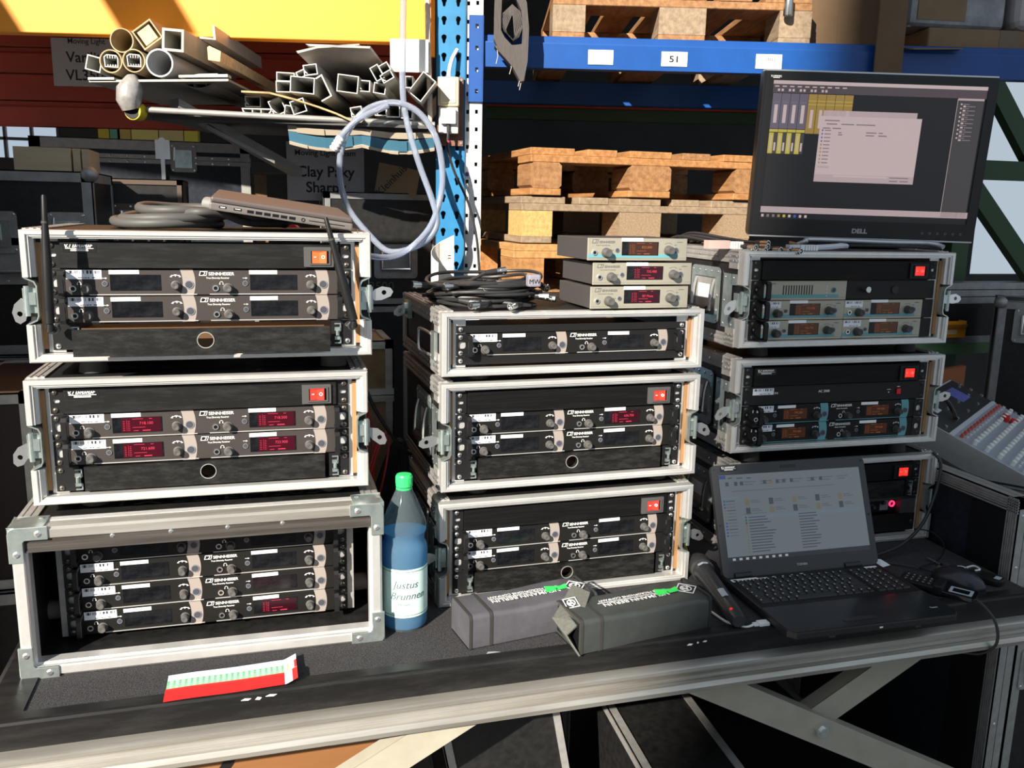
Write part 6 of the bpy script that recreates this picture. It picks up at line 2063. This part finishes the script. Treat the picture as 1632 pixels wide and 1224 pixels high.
# mixing console in its tray
CONS = mat('console_grey', (.62, .64, .68), .45, .1)
CON2 = mat('console_dark', (.030, .030, .034), .45)
FADC = mat('fader_cap', (.80, .82, .78), .5)
mxr = thing('mixing_console', 'grey mixing console with rows of pale knobs and red buttons, tilted up', 'mixer', (1560, 120, 178), 0)
ex = Vector((466, 329, 0)).normalized()
ey = Vector((-162, 240, 120)).normalized()
ez = ex.cross(ey).normalized()
ey = ez.cross(ex)
basis(mxr, ex, ey, ez, (1828, -37, 82))
MB().box(0, 0, -60, 575, 470, 0).build('body', CONS, mxr, bev=3)
MB().box(14, 332, -1, 565, 462, 2).build('rear_panel', CON2, mxr)
MB().box(10, 6, -1, 570, 326, 1).build('channel_panel', mat('console_panel', (.34, .36, .42), .5), mxr)
MB().box(380, 380, 1.6, 480, 440, 3).build('blue_display', mat('console_display', (.04, .05, .16), .3, emit=.25, ecol=(.08, .10, .35)), mxr)
MB().box(-7, -4, -62, 0, 474, 5).build('side_rail', ALU, mxr)
MB().box(10, 318, .8, 570, 330, 2.4).build('scribble_strip', CONS, mxr)
kn = cached('ck', lambda: MB().lathe([(7, 0), (6.5, 13), (4.5, 15), (0, 15)], n=10).mesh('console_knob', FADC, smooth=True))
ks = cached('cks', lambda: MB().box(-3, -3, 0, 3, 3, 6).mesh('console_button', FADC))
kr = cached('ckr', lambda: MB().lathe([(5, 0), (4.5, 11), (0, 12)], n=10).mesh('console_knob', mat('knob_red', (.6, .12, .08), .5), smooth=True))
krb = cached('ckrb', lambda: MB().box(-11, -10, 0, 11, 10, 12).mesh('console_button', mat('button_red', (.65, .02, .02), .45), bev=1))
wn_ = cached('ckw', lambda: MB().cyl((0, 0, 0), (0, 0, 4), 5, n=10).mesh('socket_screw', STEEL))
for i in range(14):
    for j in range(8):
        inst(kn, 'console_knob', mxr, (36+i*38, 30+j*34, 1))
    inst(kr, 'console_knob', mxr, (36+i*38, 303, 1))
    inst(ks, 'console_button', mxr, (54+i*38, 290, 1))
    inst(ks, 'console_button', mxr, (54+i*38, 150, 1))
for i in range(12):
    inst(wn_, 'socket_screw', mxr, (50+i*44, 350+(i % 3)*40, 2))
    inst(wn_, 'socket_screw', mxr, (568, 40+i*36, 2))
for p in ((420, 262), (448, 266), (436, 240)):
    inst(krb, 'console_button', mxr, (*p, 2))
MB().tube(spline([(40, 470, 20), (80, 430, 40), (140, 400, 44), (170, 370, 20), (150, 350, 8)], 6), 6, n=8).build('plugged_cable', CABLE, mxr, smooth=True)
MB().box(130, 395, 2, 175, 425, 4).build('white_patch', PAPER, mxr)
tray = thing('console_tray', 'aluminium-edged tray case under the mixing console', 'flight case', (1580, 318, -10), math.atan2(329, 466))
TW = 600
MB().box(0, -400, 0, TW, 40, 6).build('tray_floor', LAM, tray)
MB().box(-14, -420, 0, -6, 40, 118).build('tray_side', LAMB, tray)
m = MB()
for k in range(4):
    m.box(-17, -420, 84+k*8, -14, 40, 89+k*8)
m.build('edge_profile', ALU2, tray)
MB().box(-19, -60, 70, -5, -20, 120).build('corner_plate', ALU2, tray)
for y_ in (20, -110):
    MB().box(-36, y_-26, 96, -14, y_+20, 132).cyl((-40, y_, 112), (-34, y_, 112), 10, n=12).build('butterfly_latch', ZINC, tray)
road_case('black case carrying the console tray', 1560, 60, -760, 480, 700, 740, edge=ALUD, balls=False)
sh = thing('steel_shelf', 'grey and green steel shelf behind the mixing console', 'shelf', (2060, 1000, -760))
MB().box(0, 0, 1080, 1200, 165, 1106).build('shelf_board', ALUD, sh)
MB().box(0, -4, 1040, 1200, 10, 1080).build('green_edge', mat('green_edge', (.12, .24, .10), .55), sh)
for x in (0, 1160):
    MB().box(x, 0, 0, x+40, 40, 1700).build('shelf_post', mat('dark_green_paint', (.03, .075, .03), .6), sh)
GRN2 = mat('dark_green_paint', (.03, .075, .03), .6)
for k in range(3):
    tag(MB().box(2140, 1010, 348+k*26, 2720, 1100, 371+k*26).build('steel_bar', ALUD, loc=(0, 0, 118)), 'grey steel bar, %s of three on the shelf' % ('bottom', 'middle', 'top')[k], 'bar', 'steel bars')
tag(MB().box(2140, 1000, 346, 2720, 1110, 466).build('dark_carton', LAM), 'dark long carton under the steel bars', 'carton')
bn = thing('parts_bin', 'small open orange plastic parts bin on the shelf', 'bin', (2235, 965, 347))
m = MB().strip([(0, 0), (0, 90), (150, 90), (150, 0)], 3, 0, 60, pl='xy', closed=True)
m.box(0, 0, 0, 150, 90, 4)
m.add([(0, 0, 30), (20, -34, 52), (130, -34, 52), (150, 0, 30)], [(0, 1, 2, 3)])
m.build('bin', mat('orange_plastic', (.75, .30, .02), .4), bn)
MB().box(36, -3, 12, 112, -1.4, 28).build('bin_label', mat('bin_label', (.75, .55, .30), .6), bn)
road_case('black flight case with blue tape behind the mixing console', 2336, 779, -25, 560, 260, 526, yaw=-42, edge=ALUD, ew=26, handles=((125, 445),))
road_case('black case carrying the blue-taped case', 2336, 779, -760, 560, 260, 733, yaw=-42, edge=ALUD, balls=False)
tag(MB().prism(rrect(0, 0, 36, 60, 8, 3), 0, 3).build('blue_tape', mat('blue_tape', (.03, .16, .35), .5), loc=(2405, 708, 352), rot=(0, 0, ry(-42))), 'strip of blue tape on the black flight case', 'tape')
tag(MB().prism([(0, 0), (420, 0), (420, 210), (260, 190)], 0, 20).build('orange_panel', mat('orange_panel', (.30, .10, .03), .6), loc=(1850, 820, 60)), 'orange-brown panel leaning under the green shelf edge', 'panel')
tag(MB().box(1830, 780, -760, 2050, 900, 58).build('panel_stand', LAM), 'black stand under the orange-brown panel', 'stand')
# second case at the far lower right
road_case('flight case with butterfly latches right beside the tall case door', 1535, -190, -760, 240, 120, 880, edge=ALU2, ew=26, latches=((62, 760), (62, 520)), balls=False)
# green diagonal rack braces, upper right
for k, (a, b) in enumerate((((2560, 1190, 1330), (3050, 1190, 760)), ((2540, 1190, 960), (3000, 1190, 960)), ((2560, 1190, 900), (3050, 1190, 420)))):
    A, B_ = Vector(a), Vector(b)
    d = (B_-A).normalized()
    n_ = Vector((-d.z, 0, d.x))*36
    c = [A+n_, B_+n_, B_-n_, A-n_]
    tag(MB().prism([(q.x, q.z) for q in c], 1190, 1230).build('rack_brace', GRN2), ['upper sloping dark green rack brace against the pale gate', 'level dark green rack brace against the pale gate', 'lower sloping dark green rack brace against the pale gate'][k], 'brace')
tag(MB().box(2480, 1180, -760, 2560, 1240, 2400).build('rack_post', GRN2), 'dark green rack post behind the monitor', 'post')
# goods on the beam at the top right
CB1 = mat('brown_carton', (.14, .085, .045), .8, var=.12, vs=8)
CB2 = mat('brown_carton2', (.20, .13, .07), .8, var=.12, vs=8)
def carton(label, u, v, z, w_, d, h, mt, da=0, tape=True):
    r = rthing('cardboard_carton', label, 'carton', u, v, z, 'cartons on the blue beam', da)
    MB().box(0, 0, 0, w_, d, h).build('box', mt, r, bev=3)
    if tape:
        MB().box(w_*.45, -.8, 0, w_*.58, .2, h).build('tape_strip', mat('brown_tape', (.14, .09, .05), .4), r)
    return r
carton('big brown carton beside the pallet on the blue beam', 1070, 160, 1291, 250, 500, 330, CB1)
carton('brown carton with drooping corner flap on the blue beam', 1420, 30, 1291, 520, 600, 58, CB2, da=.08)
fb = rthing('carton_flap', 'folded cardboard flap edge hanging over the blue beam', 'cardboard', 1345, -40, 1288)
MB().add([(0, 0, -18), (150, 0, -14), (190, 120, 4), (-30, 120, 4), (0, 0, -14), (150, 0, -10), (190, 120, 8), (-30, 120, 8)], [(0, 1, 2, 3), (4, 7, 6, 5), (0, 4, 5, 1), (1, 5, 6, 2), (2, 6, 7, 3), (3, 7, 4, 0)]).build('flap', CB2, fb)
vb = rthing('hanging_cardboard', 'narrow cardboard strip hanging down over the blue beam', 'cardboard', 1235, -30, 1180)
MB().box(0, 0, 0, 86, 8, 330).build('strip', CB1, vb, bev=2)
WRAP = mat('stretch_film', (.30, .31, .33), .15, c2=(.12, .12, .13), vs=10, bump=.5, bs=20)
sw_ = rthing('wrapped_goods', 'goods wrapped in shiny stretch film on the drooping carton', 'package', 1345, 20, 1350, da=.12)
MB().box(0, 0, 0, 330, 380, 240).build('film', WRAP, sw_, bev=22, seg=3)
MB().box(200, -2, 90, 300, 4, 220).build('dark_window', BLKG, sw_)
MB().box(30, -3, 20, 190, 6, 120).build('carton_inside', CB2, sw_)
wb_ = rthing('white_sack', 'pale rounded sack beside the film-wrapped goods', 'sack', 1700, 40, 1350)
MB().box(0, 0, 0, 300, 300, 220).build('sack', mat('sack_white', (.48, .45, .46), .7, bump=.5, bs=15), wb_, bev=50, seg=4)
ss = MB().lathe([(12, 0), (14, 4), (14, 60), (10, 64), (0, 64)], n=18)
tag(ss.build('metal_can', CHROME, loc=rw(978, 30, 1368), smooth=True), 'small shiny metal can in the pallet slot', 'can')

# ---------------------------------------------------------------- under the table
UW = mat('orange_wood', (.26, .115, .04), .55, c2=(.20, .085, .028), vs=5, stretch=(.4, 1, 4))
uc_ = thing('wooden_crate', 'orange-brown wooden crate under the table with dark strap', 'crate', (-330, -120, -760))
MB().box(0, 0, 0, 470, 420, 640).build('crate_body', UW, uc_, bev=3)
MB().prism([(214, 640), (232, 640), (120, 480), (100, 480)], -3, .2).build('strap', BLACK, uc_)
MB().box(330, -8, 540, 470, 0, 570).build('crate_hasp', ZINC, uc_)
ca_ = road_case('black case with bright edge leaning under the table middle', 315, -100, -760, 250, 520, 556, edge=ALU2, ew=18, balls=False)
ca_.rotation_euler = (0, math.radians(-11), 0)
road_case('low black case with long bright top edges under the table', 585, -330, -760, 205, 620, 460, yaw=-4, edge=ALU2, ew=20, balls=False)
road_case('lower wide black case with top edges, nearest the scissor pivot', 860, -150, -760, 420, 640, 250, edge=ALUD, ew=22, balls=False)
for k, (mt, lab) in enumerate(((mat('board_brown', (.16, .075, .04), .55), 'first dark brown board leaning behind the scissor leg'), (UW, 'orange-brown board leaning between two dark boards'), (mat('board_brown', (.16, .075, .04), .55), 'last dark brown board leaning nearest the tall case door'))):
    tag(MB().add([(-160+k*62, 0, 690), (-110+k*62, 0, 690), (330+k*62, 0, 0), (270+k*62, 0, 0), (-160+k*62, 40, 690), (-110+k*62, 40, 690), (330+k*62, 40, 0), (270+k*62, 40, 0)],
                 [(0, 1, 2, 3), (4, 7, 6, 5), (0, 4, 5, 1), (1, 5, 6, 2), (2, 6, 7, 3), (3, 7, 4, 0)]).build('wooden_board', mt, loc=(1000, 590, -760)), lab, 'board', 'boards under the table')
